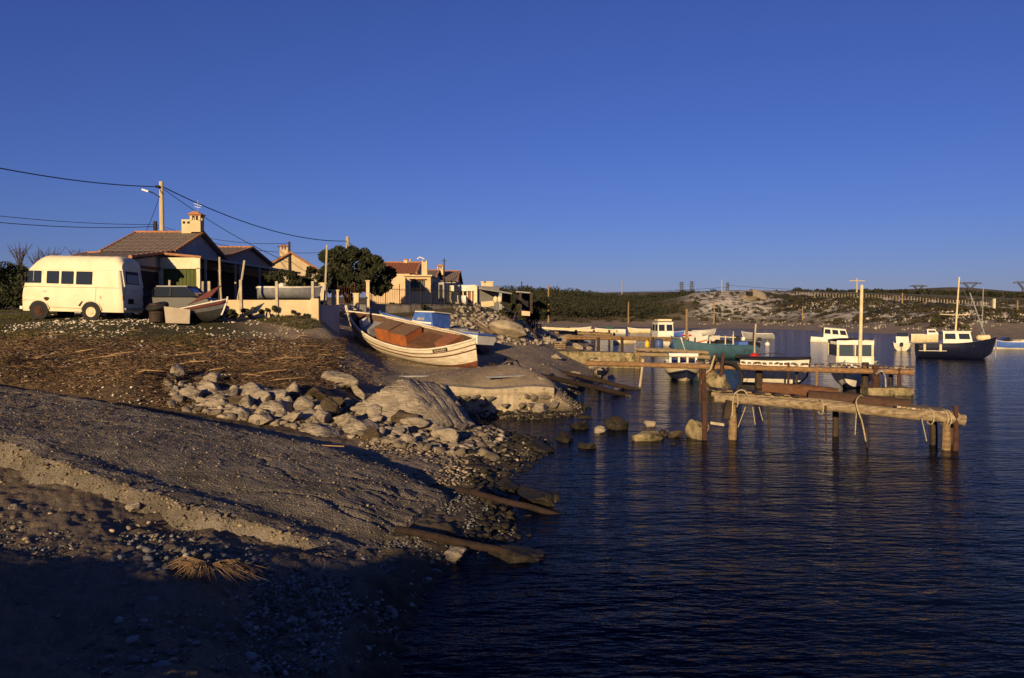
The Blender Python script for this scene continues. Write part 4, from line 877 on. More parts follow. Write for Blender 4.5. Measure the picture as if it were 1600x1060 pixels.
# wrecked boat by the van
wr, rw = boat('wrecked_boat', 'broken old boat with a maroon stripe slumped beside the van', (A(292, 505, 31)[0], 31.6, A(290, 500, 31)[2] - .22), -12, 2.4, 1.2, .5, M('dark_grey_hull', (.10, .10, .10), (.06, .06, .06), 4, .8), 'transom', .3, .1, .3, heel=-14, pitch=-8, bottom=BLACK, split=5, inner=BLACK, gun=WHITE, draft=-.05, rub=(7, .06, M('maroon_paint', (.13, .03, .025), (.08, .022, .02), 4, .7)))
deck(wr, rw, .45, .95, .02, M('weathered_pink_boards', (.22, .17, .13), (.14, .11, .08), 4, .9, .5, 16, stretch=(1, 5, 5)))
MB().prism([(.2, -.65, .6), (1.2, -.6, .8), (1.6, -.56, 1.2), (1.0, -.6, 1.0)], (0, .04, 0)).build('torn_plank', MATS['maroon_paint'], wr)
o = thing('panel', 'tan board propped against the wrecked boat', 'board', A(276, 506, 30.6)); MB().prism([A(256, 479, 30.9), A(297, 484, 30.9), A(296, 506, 30.5), A(259, 505, 30.5)], (0, .05, 0)).build('sheet', M('tan_board', (.42, .35, .25), (.34, .28, .19), 2, .8), o, world=True)
o = thing('drum', 'dark oil drum between the van and the tan board', 'drum', A(245, 503, 31.2)); MB().lathe([(.28, 0), (.28, .3), (.30, .31), (.28, .33), (.28, .62), (.30, .63), (.27, .7)], (0, 0, 0), 18).build('body', WOODD, o); MB().lathe([(.26, .70), (.26, .72)], (0, 0, 0), 18).build('lid', BLACK, o)
o = thing('tyre', 'black tyre resting on top of the dark drum beside the van', 'tyre', A(246, 479, 31.2), (R(14), R(-8), 0)); MB().lathe([(.24, -.09), (.36, -.10), (.42, -.05), (.42, .05), (.36, .10), (.24, .09)], (0, 0, 0), 22).build('tread', BLACK, o, smooth=True); MB().lathe([(.2, -.02), (.24, 0), (.2, .02)], (0, 0, 0), 18).build('rim', GREY, o)
def make_car():
    x, y, _ = A(272, 490, 33.4); z = gz1(x, 33.4)
    rt = thing('car', 'dark old saloon car half hidden between the van and the wrecked boat', 'car', (x, 33.4, z), (0, 0, R(3)))
    CARP = M('black_car_paint', (.014, .015, .018), (.022, .022, .024), 3, .4); rows_ = []
    prof = [(-1.75, .30), (-1.80, .62), (-1.62, .82), (-.80, .90), (.95, .90), (1.62, .84), (1.78, .62), (1.72, .30)]
    for k, (yy, q) in enumerate(((-.76, .93), (-.80, 1.0), (0, 1.02), (.80, 1.0), (.76, .93))): rows_.append([(px_ * (1 if abs(yy) < .78 else .985), yy, .30 + (pz - .30) * q) for px_, pz in prof])
    mb_ = MB().grid(rows_); n_ = len(prof); mb_.f += [tuple(range(n_)), tuple(range(4 * n_, 5 * n_))[::-1]]; mb_.build('body', CARP, rt)
    g = MB(); A0 = [(-.95, -.74, .90), (1.15, -.74, .90), (1.15, .74, .90), (-.95, .74, .90)]; B0 = [(-.45, -.60, 1.30), (.75, -.60, 1.30), (.75, .60, 1.30), (-.45, .60, 1.30)]
    g.add(A0 + B0, ((0, 1, 5, 4), (1, 2, 6, 5), (2, 3, 7, 6), (3, 0, 4, 7))); g.build('windows', PANE, rt)
    MB().box((.15, 0, 1.325), (1.26, 1.26, .05)).build('roof', GREY, rt)
    for a, b_ in zip(A0, B0): MB().bar(a, b_, .06).build('pillar', CARP, rt)
    for sy_ in (-1, 1): MB().bar((.12, sy_ * .75, .90), (.12, sy_ * .61, 1.30), .06).build('pillar', CARP, rt)
    for wx in (-1.15, 1.12):
        for sy_ in (-1, 1):
            wh = MB().lathe([(.15, -.08), (.26, -.08), (.29, -.04), (.29, .04), (.26, .08), (.15, .08)], (wx, sy_ * .74, .29), 20, 'y').build('wheel', BLACK, rt); MB().lathe([(.16, -.09), (.05, -.1)] if sy_ < 0 else [(.16, .09), (.05, .1)], (wx, sy_ * .74, .29), 16, 'y').build('hubcap', STEEL, wh)
    for sy_ in (-.55, .55): MB().box((1.75, sy_, .66), (.08, .25, .14)).build('headlight', WHITE, rt)
    MB().box((1.8, 0, .42), (.08, 1.5, .1)).build('bumper', STEEL, rt); MB().box((-1.8, 0, .42), (.08, 1.5, .1)).build('bumper', STEEL, rt)
make_car()
def WL(px, py): return W(px, py, 0)
# cream dinghy seen bow-on under the long jetty
b4, r4 = boat('dinghy', 'cream dinghy moored bow towards us behind the long jetty', (WL(1080, 597)[0], WL(1080, 597)[1] + 2.0, 0), -97, 3.9, 2.0, .95, CREAM, 'transom', .15, .05, .30, inner=GREY, gun=WHITEB, draft=.15, rub=(5, .025, BRWN), fine=1.9)
deck(b4, r4, .5, 1, .02, GREY)
MB().box((.1, 0, 1.42), (.7, 1.50, .16)).build('canopy', WHITE, b4)
for k in (-.66, -.22, .22, .66): MB().box((.2, k, 1.22), (.08, .10, .42)).build('canopy_post', WHITE, b4)
# white boat with a black cover behind the jetty
b5, r5 = boat('motor_boat', 'white boat with black cover and rail moored behind the long jetty', (WL(1215, 603)[0], WL(1215, 603)[1] + .6, 0), -28, 2.9, 1.6, 1.32, WHITE, 'transom', .06, 0, .2, inner=BLACK, gun=BLACK, gr=.06, draft=.08, bottom=NAVY, split=2)
deck(b5, r5, 0, 1, -.05, BLACK, 'cover'); MB().tube([(-.9, -.4, 1.05), (-.75, -.4, 1.5), (-.2, -.4, 1.62), (.4, -.4, 1.6), (.75, -.4, 1.3), (.8, -.4, 1.05)], .02, 6).build('rail', BLACK, b5); MB().tube([(-.1, -.4, 1.05), (-.1, -.4, 1.62)], .02, 5).build('rail_post', BLACK, b5)
# wheelhouse boat with tall pale mast
b6, r6 = boat('fishing_boat', 'small white fishing boat with glazed wheelhouse and tall cream mast at jetty end', (WL(1347, 606)[0], WL(1347, 606)[1] + 1.0, 0), -122, 4.2, 2.1, 1.12, WHITE, 'transom', .2, .05, .25, inner=GREY, gun=GREY, draft=.1, bottom=NAVY, split=2)
deck(b6, r6, .1, 1, .04, GREY)
cb_ = thing('x', 'y', 'z'); bpy.data.objects.remove(cb_)
c6 = MB()
W6, z0, z1 = 1.66, 1.0, 2.18
wb = thing('wheelhouse', 'w', 'w', (WL(1345, 606)[0], WL(1345, 606)[1] + 1.2, 0), (0, 0, R(-6)))
for k in ('label', 'category'): del wb[k]
wb.parent = b6; wb.matrix_parent_inverse = (Matrix.Translation(b6.location) @ b6.rotation_euler.to_matrix().to_4x4()).inverted()
MB().box((0, -.7, 1.22), (W6, .05, .42)).build('lower_wall', WHITE, wb); MB().box((-W6 / 2, 0, 1.22), (.05, 1.4, .42)).build('lower_wall', WHITE, wb); MB().box((W6 / 2, 0, 1.22), (.05, 1.4, .42)).build('lower_wall', WHITE, wb)
for sx_ in (-W6 / 2 + .05, 0, W6 / 2 - .05):
    for sy_ in (-.7, .7): MB().box((sx_, sy_, 1.6), (.10 if sx_ else .05, .06, 1.1)).build('corner_post', CREAM, wb)
MB().box((0, -.72, 2.07), (W6 + .02, .05, .20)).build('header', WHITE, wb); rw_ = []
for k in range(9): a = -1 + k / 4; rw_.append([(a * (W6 / 2 + .06), -.78, 2.24 - .08 * a * a), (a * (W6 / 2 + .06), .8, 2.24 - .08 * a * a)])
MB().grid(rw_).build('roof', BLACK, wb); MB().grid([[(p[0], p[1] * .98, p[2] - .05) for p in r_] for r_ in rw_]).build('roof_lining', WHITE, wb)
gl = glass('sea_tinted_glass', (.05, .07, .09), .05)
for k in (-1, 1): MB().box((k * .40, -.69, 1.70), (.62, .015, .54)).build('window', gl, wb)
for k in (-1, 1): MB().box((k * (W6 / 2 - .02), 0, 1.70), (.012, 1.2, .54)).build('window', gl, wb)
mx_, my_, _ = WL(1352, 606); MB().tube([(mx_ - b6.location.x * 0 - 0, 0, 0), (0, 0, 0)], .01, 3)
mm = MB().tube([(.17, -.86, .5), (.21, -.86, A(1352, 445, my_)[2])], [.085, .07], 10).build('mast', CREAM, wb)
MB().lathe([(.04, 0), (.10, .06), (.10, .34), (.04, .4)], (.58, -.5, 1.42), 8).build('red_float', REDP, wb)
for k in (-.9, -.3): MB().lathe([(.05, 0), (.10, .05), (.10, .5), (.04, .55)], (k, -1.0, .35), 8).build('fender', WHITE, wb)
# turquoise boat
b7, r7 = boat('fishing_boat', 'turquoise open fishing boat with black marks on its quarter', (WL(1124, 561)[0], WL(1124, 561)[1] + .8, 0), 186, 5.9, 2.0, 1.15, TURQ, 'transom', .50, -.1, .55, inner=BLUEP, gun=TURQ, gr=.04, draft=.12, bottom=M('grey_boot_top', (.30, .27, .2), (.2, .18, .12), 4, .8), split=1)
for k, x_ in enumerate((-.9, -.3, .9)): MB().bar((x_ - 0.1, .7, 1.0), (x_ - .1, .7, 1.95 - .1 * k), .07).build('stanchion', CREAM, b7)
MB().bar((-1.2, .7, 1.72), (.1, .7, 1.78), .06).build('handrail', CREAM, b7)
MB().box((-1.9, 0, 1.2), (.7, 1.0, .35)).build('engine_box', BLUEP, b7); MB().box((2.72, .18, 1.25), (.10, .26, 1.0), ry=.35).build('bow_panel', WHITE, b7)
for k in range(5): MB().lathe([(.06, -.07), (.14, -.05), (.14, .05), (.06, .07)], (-2.1 + k * .22, 1.0, .32), 8, 'y').build('rope_fender', BLACK, b7)
cu = bpy.data.curves.new('t', 'FONT'); cu.body = 'ETC'; cu.size = .34; cu.extrude = .004; to = bpy.data.objects.new('tmp', cu); COL.objects.link(to); me = bpy.data.meshes.new_from_object(to.evaluated_get(bpy.context.evaluated_depsgraph_get())); bpy.data.objects.remove(to)
me.materials.clear(); me.materials.append(BLACK); lo = bpy.data.objects.new('registration_letters', me); link(lo, b7); lo.location = (-1.75, r7[4][6][1] + .045, .62); lo.rotation_euler = (R(82), 0, R(183))
# white cabin boat
b8, r8 = boat('cabin_boat', 'boxy white cabin boat moored beyond the third jetty', (WL(1036, 540)[0], WL(1036, 540)[1], 0), -84, 4.4, 2.2, 1.0, WHITE, 'transom', .3, 0, .3, inner=GREY, draft=.2)
deck(b8, r8, 0, 1, .05, WHITE); cabin(b8, -1.2, 1.0, 1.72, .95, 2.6, WHITE, .12, .2, None, 2, 2); MB().box((-.1, 0, 2.86), (1.3, 1.5, .2)).build('roof_rack', CREAM, b8)
# white boat with red stripes
b9, r9 = boat('motor_boat', 'white motor boat with red stripes beside the turquoise bow', (WL(1082, 546)[0], WL(1082, 546)[1], 0), -70, 4.2, 1.9, 1.1, WHITE, 'transom', .4, 0, .4, inner=WHITE, draft=.15, rub=(6, .05, REDP)); deck(b9, r9, .3, 1, .0, WHITE)
MB().prism([(-.7, -.75, 1.0), (.9, -.6, 1.2), (.35, -.5, 1.85), (-.5, -.55, 1.85)], (0, 1.2, 0)).build('cabin', WHITE, b9); MB().bar((-.72, -.77, 1.45), (.75, -.6, 1.5), .03, .12).build('stripe', REDP, b9)
# dark inflatables
for (px_, py_, hd_, ln, lab) in ((1117, 545, -60, 3.2, 'dark inflatable with white console behind the turquoise boat'), (1152, 546, 176, 3.8, 'black inflatable with two outboard motors right of the turquoise boat')):
    p = WL(px_, py_); rt = thing('inflatable', lab, 'inflatable', (p[0], p[1], 0), (0, 0, R(hd_)))
    P = [(-ln / 2, -.75, .45), (ln * .2, -.75, .5), (ln * .42, -.45, .6), (ln * .5, 0, .68), (ln * .42, .45, .6), (ln * .2, .75, .5), (-ln / 2, .75, .45)]
    MB().tube(P, .26, 10).build('tube', BLACK, rt, smooth=True); MB().box((-.1, 0, .3), (ln * .8, 1.1, .1)).build('floor', GREY, rt); MB().box((-ln / 2 + .1, 0, .5), (.08, 1.2, .5)).build('transom', GREY, rt)
    MB().box((.1, 0, .85), (.5, .6, .8)).build('console', WHITE if px_ < 1130 else BLACK, rt); outboard(rt, -ln / 2, .75); MB().box((-.5, .1, 1.0), (.3, .3, .3)).build('bag', WHITE, rt)
# half-sunk cabin boat
p = WL(1310, 534); b10, r10 = boat('cabin_boat', 'half-sunk white cabin boat listing in the middle of the bay', (p[0], p[1], 0), -14, 6.6, 2.5, 1.1, WHITE, 'transom', .35, 0, .5, heel=-9, pitch=5, inner=GREY, draft=.95, bottom=NAVY, split=2); deck(b10, r10, .4, 1, .02, WHITE)
cabin(b10, -1.9, 1.0, 1.9, 1.0, 2.35, WHITE, .2, .5, GREY, 3, 2)
for k in range(3): MB().box((1.6 + k * .55, 0, 1.22 + .05 * k), (.14, 1.5 - .3 * k, .05)).build('deck_stripe', NAVY, b10)
# small white boat
p = WL(1410, 547); b11, r11 = boat('motor_boat', 'small white boat with boxy windscreen lying left of the navy yacht', (p[0], p[1], 0), 62, 3.4, 1.7, .8, WHITEB, 'transom', .25, 0, .3, inner=GREY, draft=.15); deck(b11, r11, .5, 1, .03, WHITE)
MB().prism([(-.5, -.55, .75), (.6, -.55, .85), (.45, -.5, 1.35), (-.4, -.5, 1.4)], (0, 1.05, 0)).build('cuddy', WHITE, b11); MB().prism([(-.4, -.5, 1.4), (.40, -.5, 1.35), (.3, -.46, 1.75), (-.35, -.46, 1.75)], (0, .95, 0)).build('windscreen', PANE, b11); outboard(b11, -1.7, .55)
# cream boat further out, and another at the frame edge
p = WL(1452, 536); b12, r12 = boat('motor_boat', 'cream motor boat with white canopy beyond the navy yacht', (p[0], p[1], 0), -20, 3.9, 1.7, 1.15, CREAM, 'transom', .35, 0, .5, inner=GREY, draft=.2); deck(b12, r12, .3, 1, .02, WHITE)
cabin(b12, -.3, 1.0, 1.2, 1.1, 1.7, WHITE, .2, .5, None, 1, 1)
p = WL(1574, 546); b13, r13 = boat('motor_boat', 'blue and white runabout half hidden right of the navy yacht', (p[0], p[1], 0), 165, 3.2, 1.5, .85, BLUEP, 'transom', .3, 0, .4, inner=WHITE, draft=.15, bottom=WHITE, split=4); deck(b13, r13, .4, 1, .0, WHITE); MB().prism([(0, -.5, .9), (.8, -.5, .95), (.2, -.45, 1.3), (-.1, -.45, 1.3)], (0, 1, 0)).build('windscreen', PANE, b13); outboard(b13, -1.6, .6)
p = WL(1609, 541); b13b, r13b = boat('dinghy', 'tan dinghy cut by the right edge of the picture', (p[0], p[1], 0), 10, 3.0, 1.4, .7, CREAM, 'transom', .3, 0, .3, draft=.1)
# navy yacht
p = WL(1494, 560); b14, r14 = boat('sailing_boat', 'navy blue motor sailer with white wheelhouse and mast', (p[0], p[1] + .5, 0), -14, 5.0, 1.9, 1.25, NAVY, 'transom', .42, -.1, .45, inner=GREY, gun=NAVY, gr=.05, draft=.15); deck(b14, r14, .05, 1, .02, WHITE)
cabin(b14, -.85, 1.25, 1.45, 1.1, 2.15, WHITE, .15, .25, WHITE, 2, 2)
mzt = A(1502, 432, p[1])[2]; MB().tube([(.05, -.3, 1.2), (.28, -.3, mzt + .1)], [.075, .055], 8).build('mast', CREAM, b14); MB().tube([(-1.0, -.3, 3.5), (.2, -.3, 3.42), (1.1, -.3, 3.5)], .035, 6).build('spreader', CREAM, b14)
MB().tube([(1.05, -.2, mzt - 1.1), (2.1, -.2, 2.0)], .05, 6).build('forestay_sail', GREY, b14); MB().tube([(2.0, 0, 1.5), (2.02, 0, mzt - .7)], .035, 6).build('second_mast', GREY, b14)
MB().tube([(.28, -.3, mzt), (1.9, -.2, 2.0)], .012, 4).build('forestay', STEEL, b14)
for x_, l_ in ((-2.2, .6), (-1.1, .6)): MB().lathe([(.04, 0), (.10, .06), (.10, l_ - .06), (.04, l_)], (x_, -r14[4][7][1] - .12, .65), 10).build('fender', CREAM, b14)
MB().tube([(-2.6, -.98, .72), (-.7, -1.1, .72)], .025, 5).build('white_line', WHITE, b14); MB().lathe([(.05, -.5), (.2, -.4), (.22, .4), (.05, .5)], (2.1, 0, 1.72), 10, 'x').build('rolled_sail', CREAM, b14)
MB().tube([(2.98, 0, 1.6), (2.9, -.05, -.3)], .05, 6).build('anchor_chain', GREY, b14)
# low boats near the left shore
p = WL(975, 537.5); b15, r15 = boat('dinghy', 'low cream dinghy floating under the third jetty', (p[0], p[1], 0), 8, 2.3, 1.0, .5, CREAM, 'transom', .1, 0, .2, draft=.1); deck(b15, r15, .3, .9, .03, CREAM)
p = WL(955, 523); b16, r16 = boat('dinghy', 'white dinghy moored far out beside the pale pipe jetty', (p[0], p[1], 0), 175, 4.4, 1.6, .9, WHITE, 'transom', .2, 0, .3, draft=.1); deck(b16, r16, .3, 1, .03, GREY); MB().box((.3, 0, 1.1), (1.2, 1, .5)).build('cover', M('green_tarpaulin', (.03, .09, .07), (.02, .06, .05), 3, .8), b16)
p = onray(703, 478); b17, r17 = boat('dinghy', 'white dinghy lying on the bank below the glazed building', (p[0], p[1], p[2] + .1), 172, 2.6, 1.1, .55, WHITE, 'transom', .15, 0, .3, heel=14, draft=0)
for px_, py_, hd_, ln, m_, lab in ((905, 519, 4, 3.6, WHITE, 'white dinghy moored closest to the far left shore'), (1000, 521, 170, 3.4, CREAM, 'cream dinghy left of the boxy cabin boat'), (1058, 527, -60, 3.2, BLUEP, 'blue dinghy between the boxy cabin boat and the striped boat'), (1185, 530, 172, 3.6, GREY, 'grey boat farthest out beyond the white mooring buoy'), (1098, 524, 20, 4.0, WHITE, 'low white boat beyond the striped motor boat')):
    p = WL(px_, py_); bb, rr2 = boat('dinghy', lab, (p[0], p[1], 0), hd_, ln, 1.5, .85, m_, 'transom', .25, 0, .3, inner=BRWN, draft=.15); deck(bb, rr2, .5, 1, .02, GREY); MB().box((-.3, 0, .8), (.25, 1.2, .05)).build('thwart', WOODG, bb); outboard(bb, -ln / 2, .7)
# ------------------------------------------------------------------ buoys, barrel, stakes
def lathe_thing(name, label, cat, loc, prof, mat, part, n_=14, rot=(0, 0, 0)):
    o = thing(name, label, cat, loc, rot); MB().lathe(prof, (0, 0, 0), n_).build(part, mat, o, smooth=True); return o
SPH = lambda r_: [(r_ * math.sin(a) + .002, -r_ * math.cos(a)) for a in np.linspace(0.05, 3.09, 9)]
p = A(1179, 560, 44); o = lathe_thing('buoy', 'red ball float hanging on a stake by the long jetty', 'buoy', p, SHP if False else SPH(.30), REDP, 'ball'); MB().tube([(0, 0, .2), (0, 0, .9), (.05, 0, 1.9)], .045, 6).build('stake', POST, o)
p = WL(1199, 540); o = lathe_thing('buoy', 'white mooring buoy floating right of the dark inflatables', 'buoy', (p[0], p[1], .12), SPH(.26), WHITE, 'ball'); MB().lathe([(.05, .3), (.05, .45)], (0, 0, 0), 8).build('ring', GREY, o)
p = A(1029, 547, 51); o = lathe_thing('barrel', 'blue plastic barrel standing on the short timber jetty', 'barrel', p, [(.22, 0), (.28, .06), (.30, .35), (.28, .62), (.22, .68)], M('blue_barrel_plastic', (.06, .09, .22), (.04, .07, .17), 3, .5), 'body'); MB().lathe([(.20, .66), (.20, .70)], (0, 0, 0), 14).build('lid', BLACK, o)
p = A(1011, 544, 51); o = lathe_thing('float', 'yellow float beside the blue barrel', 'float', p, [(.05, 0), (.16, .08), (.14, .35), (.05, .5)], YELP, 'body'); MB().tube([(0, 0, .45), (.1, 0, .6)], .03, 5).build('rope_eye', NAVY, o)
for px_, t0, t1, D, r_, lab, m_ in ((1073, 483, 545, 62, .11, 'tall weathered mooring post left of the turquoise boat', WOODG), (1178, 520, 548, 62, .12, 'dark stake with hanging gear right of the inflatables', WOODD), (1146, 518, 548, 66, .06, 'thin pale stake among the inflatables', POST)):
    x, y, z = A(px_, t0, D); o = thing('mooring_post', lab, 'post', (x, D, -.5)); MB().tube([(x, D, -.5), (x, D, z)], [r_, r_ * .8], 8, .2, 3).build('shaft', m_, o, world=True)
    MB().tube([(x, D, z * .5), (x + .15, D - .12, z * .5 - .3), (x, D - .15, z * .5 - .5)], .05, 6).build('rope', ROPE if m_ is not WOODD else BLACK, o, world=True)
# ------------------------------------------------------------------ jetties
def log(p, q, r0, r1, mat, nm, root, seed=0, seg=10, bend=.03):
    p, q = Vector(p), Vector(q); rd = random.Random(seed); pts = []
    for i in range(seg + 1):
        t = i / seg; a = p.lerp(q, t); a.z += rd.uniform(-bend, bend) * .6 + math.sin(t * math.pi) * bend; a.y += rd.uniform(-bend, bend) * .5; pts.append(a)
    o = MB().tube(pts, [r0 + (r1 - r0) * i / seg for i in range(seg + 1)], 12, .07, seed).build(nm, mat, root, world=True, smooth=True); md = o.modifiers.new('e', 'EDGE_SPLIT'); md.split_angle = R(50); return o
def rope(pts, r_, root, mat=ROPE, nm='rope'):
    P = [Vector(p) for p in pts]; out = []
    for i in range(len(P) - 1):
        a, b_, c, d = P[max(i - 1, 0)], P[i], P[i + 1], P[min(i + 2, len(P) - 1)]
        for k in range(6):
            t = k / 6; out.append(.5 * ((2 * b_) + (-a + c) * t + (2 * a - 5 * b_ + 4 * c - d) * t * t + (-a + 3 * b_ - 3 * c + d) * t ** 3))
    out.append(P[-1]); return MB().tube(out, r_, 6).build(nm, mat, root, world=True, smooth=True)
# nearest jetty: one pale squared log, dark round logs on top, timber piles
j1 = thing('jetty', 'nearest jetty of one long pale log on piles with dark logs on top', 'jetty', (9, 25.5, 0))
DL, DR = 21.9, 20.0
def jd(px): return DL + (DR - DL) * (px - 1115) / 395
def J(px, py, dy=0): return A(px, py, jd(px) + dy)
log(J(1117, 622), J(1508, 656), .12, .14, WOODP, 'main_log', j1, 1)
log(J(1112, 617, .35), J(1330, 634, .35), .07, .10, WOODP, 'side_log', j1, 2)
log(J(1190, 608, 1.1), J(1308, 617, 1.1), .19, .19, BRWN, 'dark_log', j1, 5, 8, .02)
log(J(1262, 621, .55), J(1420, 637, .55), .20, .21, M('dark_brown_log', (.10, .055, .035), (.055, .03, .02), 4, .9, .8, 16, stretch=(1, 6, 6)), 'dark_log', j1, 4, 8, .02)
log(J(1150, 618, 1.5), J(1480, 648, 1.5), .12, .13, WOODD, 'rear_log', j1, 6)
for k in range(13):
    px_ = 1405 + k * 7.5; a, b_ = Vector(J(px_, 638 + k * .9, -.05)), Vector(J(px_ - 22, 629 + k * .9, 1.5)); MB().bar(a + Vector((0, 0, .03)), b_ + Vector((0, 0, .02 * (k % 3))), .10, .04).build('plank', WOODG if k % 3 else POST, j1, world=True)
for k in range(9):
    px_ = 1125 + k * 15; a, b_ = Vector(J(px_, 613 + k * 1.2, .1)), Vector(J(px_ - 14, 606 + k * 1.1, 1.5)); MB().bar(a + Vector((0, 0, .05)), b_, .16, .04).build('plank', WOODG if k % 2 else WOODD, j1, world=True)
MB().bar(J(1440, 641, -.05), J(1488, 650, -.05), .10, .10).build('edge_board', WOODP, j1, world=True)
for k in range(4): log(J(1175, 617, .45 + k * .28), J(1470, 644, .45 + k * .28), .05, .05, WOODG if k % 2 else WOODD, 'deck_board', j1, 60 + k, 8, .02)
for px_, py_, dy, r_, m_ in ((1144, 632, .05, .11, WOODG), (1147, 628, 1.4, .10, WOODD), (1458, 652, .7, .10, WOODD), (1478, 655, 0, .10, WOODG), (1486, 655, .9, .16, WOODD), (1493, 650, -.08, .065, RUST), (1305, 632, 1.4, .09, WOODD)):
    x, y, z = J(px_, py_, dy); MB().tube([(x, y, -.8), (x + .02, y, z * .4), (x, y, z + (.25 if m_ is RUST else 0))], [r_ * 1.15, r_, r_ * .9], 9, .15, int(px_)).build('pile', m_, j1, world=True)
rope([J(1144, 652, -.25), J(1146, 622, -.25), J(1152, 612, -.2), J(1162, 610, -.1), J(1168, 618, -.05)], .02, j1)
rope([J(1353, 690, -.25), J(1347, 660, -.25), J(1340, 640, -.25), J(1338, 626, -.1), J(1345, 618, .3), J(1349, 622, .5)], .02, j1)
for px_, y0, y1, dx, m_ in ((1200, 636, 688, 2, WOODD), (1272, 640, 690, 6, WOODD), (1290, 634, 694, 1, RUST), (1338, 646, 680, -2, ROPE), (1176, 636, 664, 4, ROPE), (1186, 636, 658, 6, ROPE), (1440, 654, 690, 8, ROPE), (1354, 668, 700, 1, WOODD), (1165, 636, 668, -12, ROPE)):
    rope([J(px_, y0, -.22), J(px_ + dx * .5, (y0 + y1) / 2, -.22), J(px_ + dx, y1, -.22)], .026 if m_ is not ROPE else .012, j1, m_)
for px_ in (1150, 1475, 1480, 1282, 1453): 
    x, y, z = J(px_, 622 + (px_ - 1117) * .087); P = [(x, y + .2 * math.cos(a), z + .2 * math.sin(a)) for a in np.linspace(0, 6.28, 13)]; MB().tube(P, .022, 5).build('lashing', ROPE, j1, world=True)
MB().box(J(1137, 640, -.2), (.18, .15, .5), ry=.2).build('hanging_bundle', WOODD, j1, world=True)
# long jetty
j2 = thing('jetty', 'long jetty with slatted deck on rusty posts crossing the middle of the bay', 'jetty', (10, 35.5, 0))
def jd2(px): return 38.2 + (33.4 - 38.2) * (px - 915) / 513
def K(px, py, dy=0): return A(px, py, jd2(px) + dy)
def j2y(px): return 563 + (px - 915) * 14.5 / 513
for (p0, p1) in ((915, 1092), (1092, 1285), (1285, 1428)):
    for dy, m_ in ((0, WOODO), (1.0, WOODD)): log(K(p0, j2y(p0) + 5, dy), K(p1, j2y(p1) + 5, dy), .125, .12, m_, 'beam', j2, p0, 8, .015)
k = 0
for px_ in np.arange(925, 1426, 8.2):
    if 935 < px_ < 1085: continue
    a, b_ = Vector(K(px_, j2y(px_), -.12)), Vector(K(px_, j2y(px_), 1.1)); a.z = b_.z = a.z + .03 + .012 * (k % 3); sk = random.uniform(-.1, .1)
    MB().bar(a, b_ + Vector((sk, 0, 0)), .15, .035).build('slat', WOODG if k % 4 else POST, j2, world=True); k += 1
for i, px_ in enumerate((1005, 1118, 1186, 1232, 1245, 1277, 1352, 1368, 1392, 1405)):
    dy = (0, 0, .9, -.05, .8, -.08, .8, 0, 1.0, -.05)[i]; r_ = (.055, .09, .16, .05, .06, .05, .16, .17, .09, .08)[i]; m_ = (POST, RUST, WOODD, RUST, WOODD, WOODO, WOODD, RUST, WOODD, RUST)[i]
    x, y, z = K(px_, j2y(px_), dy); tz = z + (.12, .45, 0, .15, 0, .05, .25, .12, 0, .05)[i]; lean = (.25, 0, 0, 0, 0, .05, 0, 0, 0, 0)[i]
    MB().tube([(x - lean, y, -.8), (x - lean * .4, y, .4), (x, y, tz)], [r_ * 1.1, r_, r_ * .95], 9, .12, i).build('pile', m_, j2, world=True)
blk = MB(); V_, F_ = rock_arr(91, 3, 7, .06); x, y, z = K(1376, 612, -.2)
blk.box((x + .3, y + .1, .10), (1.9, .8, .42)); blk.build('footing_block', MOSS, j2, world=True)
P = [K(1368, 585, -.3), K(1378, 580, -.35), K(1383, 590, -.3), K(1384, 606, -.3)]; rope(P, .05, j2, STEEL, 'pipe'); rope([K(1345, 600, -.2), K(1350, 606, -.2), K(1392, 590, -.2)], .03, j2, RUST, 'iron_rod')
rope([K(1180, 566, .2), K(1160, 590, .4), K(1140, 578, .2)], .015, j2, WIRE, 'mooring_line'); rope([K(1300, 575, .2), K(1315, 590, .5), K(1322, 598, .8)], .02, j2, WIRE, 'mooring_line')
# short timber jetty on its concrete pier
j3 = thing('pier', 'low concrete pier ending in a short double-beam timber jetty', 'pier', (5, 50.5, 0))
p0, p1 = Vector(A(850, 552, 53)), Vector(A(1003, 550, 50))
rowsP = []
for i in range(13):
    t = i / 12; c = p0.lerp(p1, t); c.z = .95 - .25 * (1 - t) * 0; rowsP.append([(c.x, c.y - .75 + .08 * math.sin(i * 2.1), -.6), (c.x, c.y - .62, .35), (c.x, c.y - .55 + .05 * math.sin(i * 3), c.z), (c.x, c.y + .8, c.z), (c.x, c.y + .9, -.6)])
MB().grid(rowsP).build('pier_wall', MOSS, j3, world=True)
for dy, dz in ((-.35, 0), (.5, 0)):
    a, b_ = Vector(A(992, 553, 50)), Vector(A(1108, 558.5, 47.5)); a.y += dy; b_.y += dy
    log(a, b_, .13, .13, WOODP, 'beam', j3, 31); log(a + Vector((.1, 0, .28)), b_ + Vector((-.1, 0, .26)), .10, .10, WOODP, 'upper_beam', j3, 32)
for px_, D in ((998, 49.4), (1002, 49.8), (1104, 47.4)): x, y, z = A(px_, 553, D); MB().tube([(x, y, -.8), (x, y, z + .1)], .10, 8, .2, px_).build('pile', WOODG, j3, world=True)
for k in range(10): a = Vector(A(1000 + k * 11, 548.5 + k * .4, 49 - k * .2)); MB().bar(a, a + Vector((0, 1.0, 0)), .25, .04).build('plank', WOODG, j3, world=True)
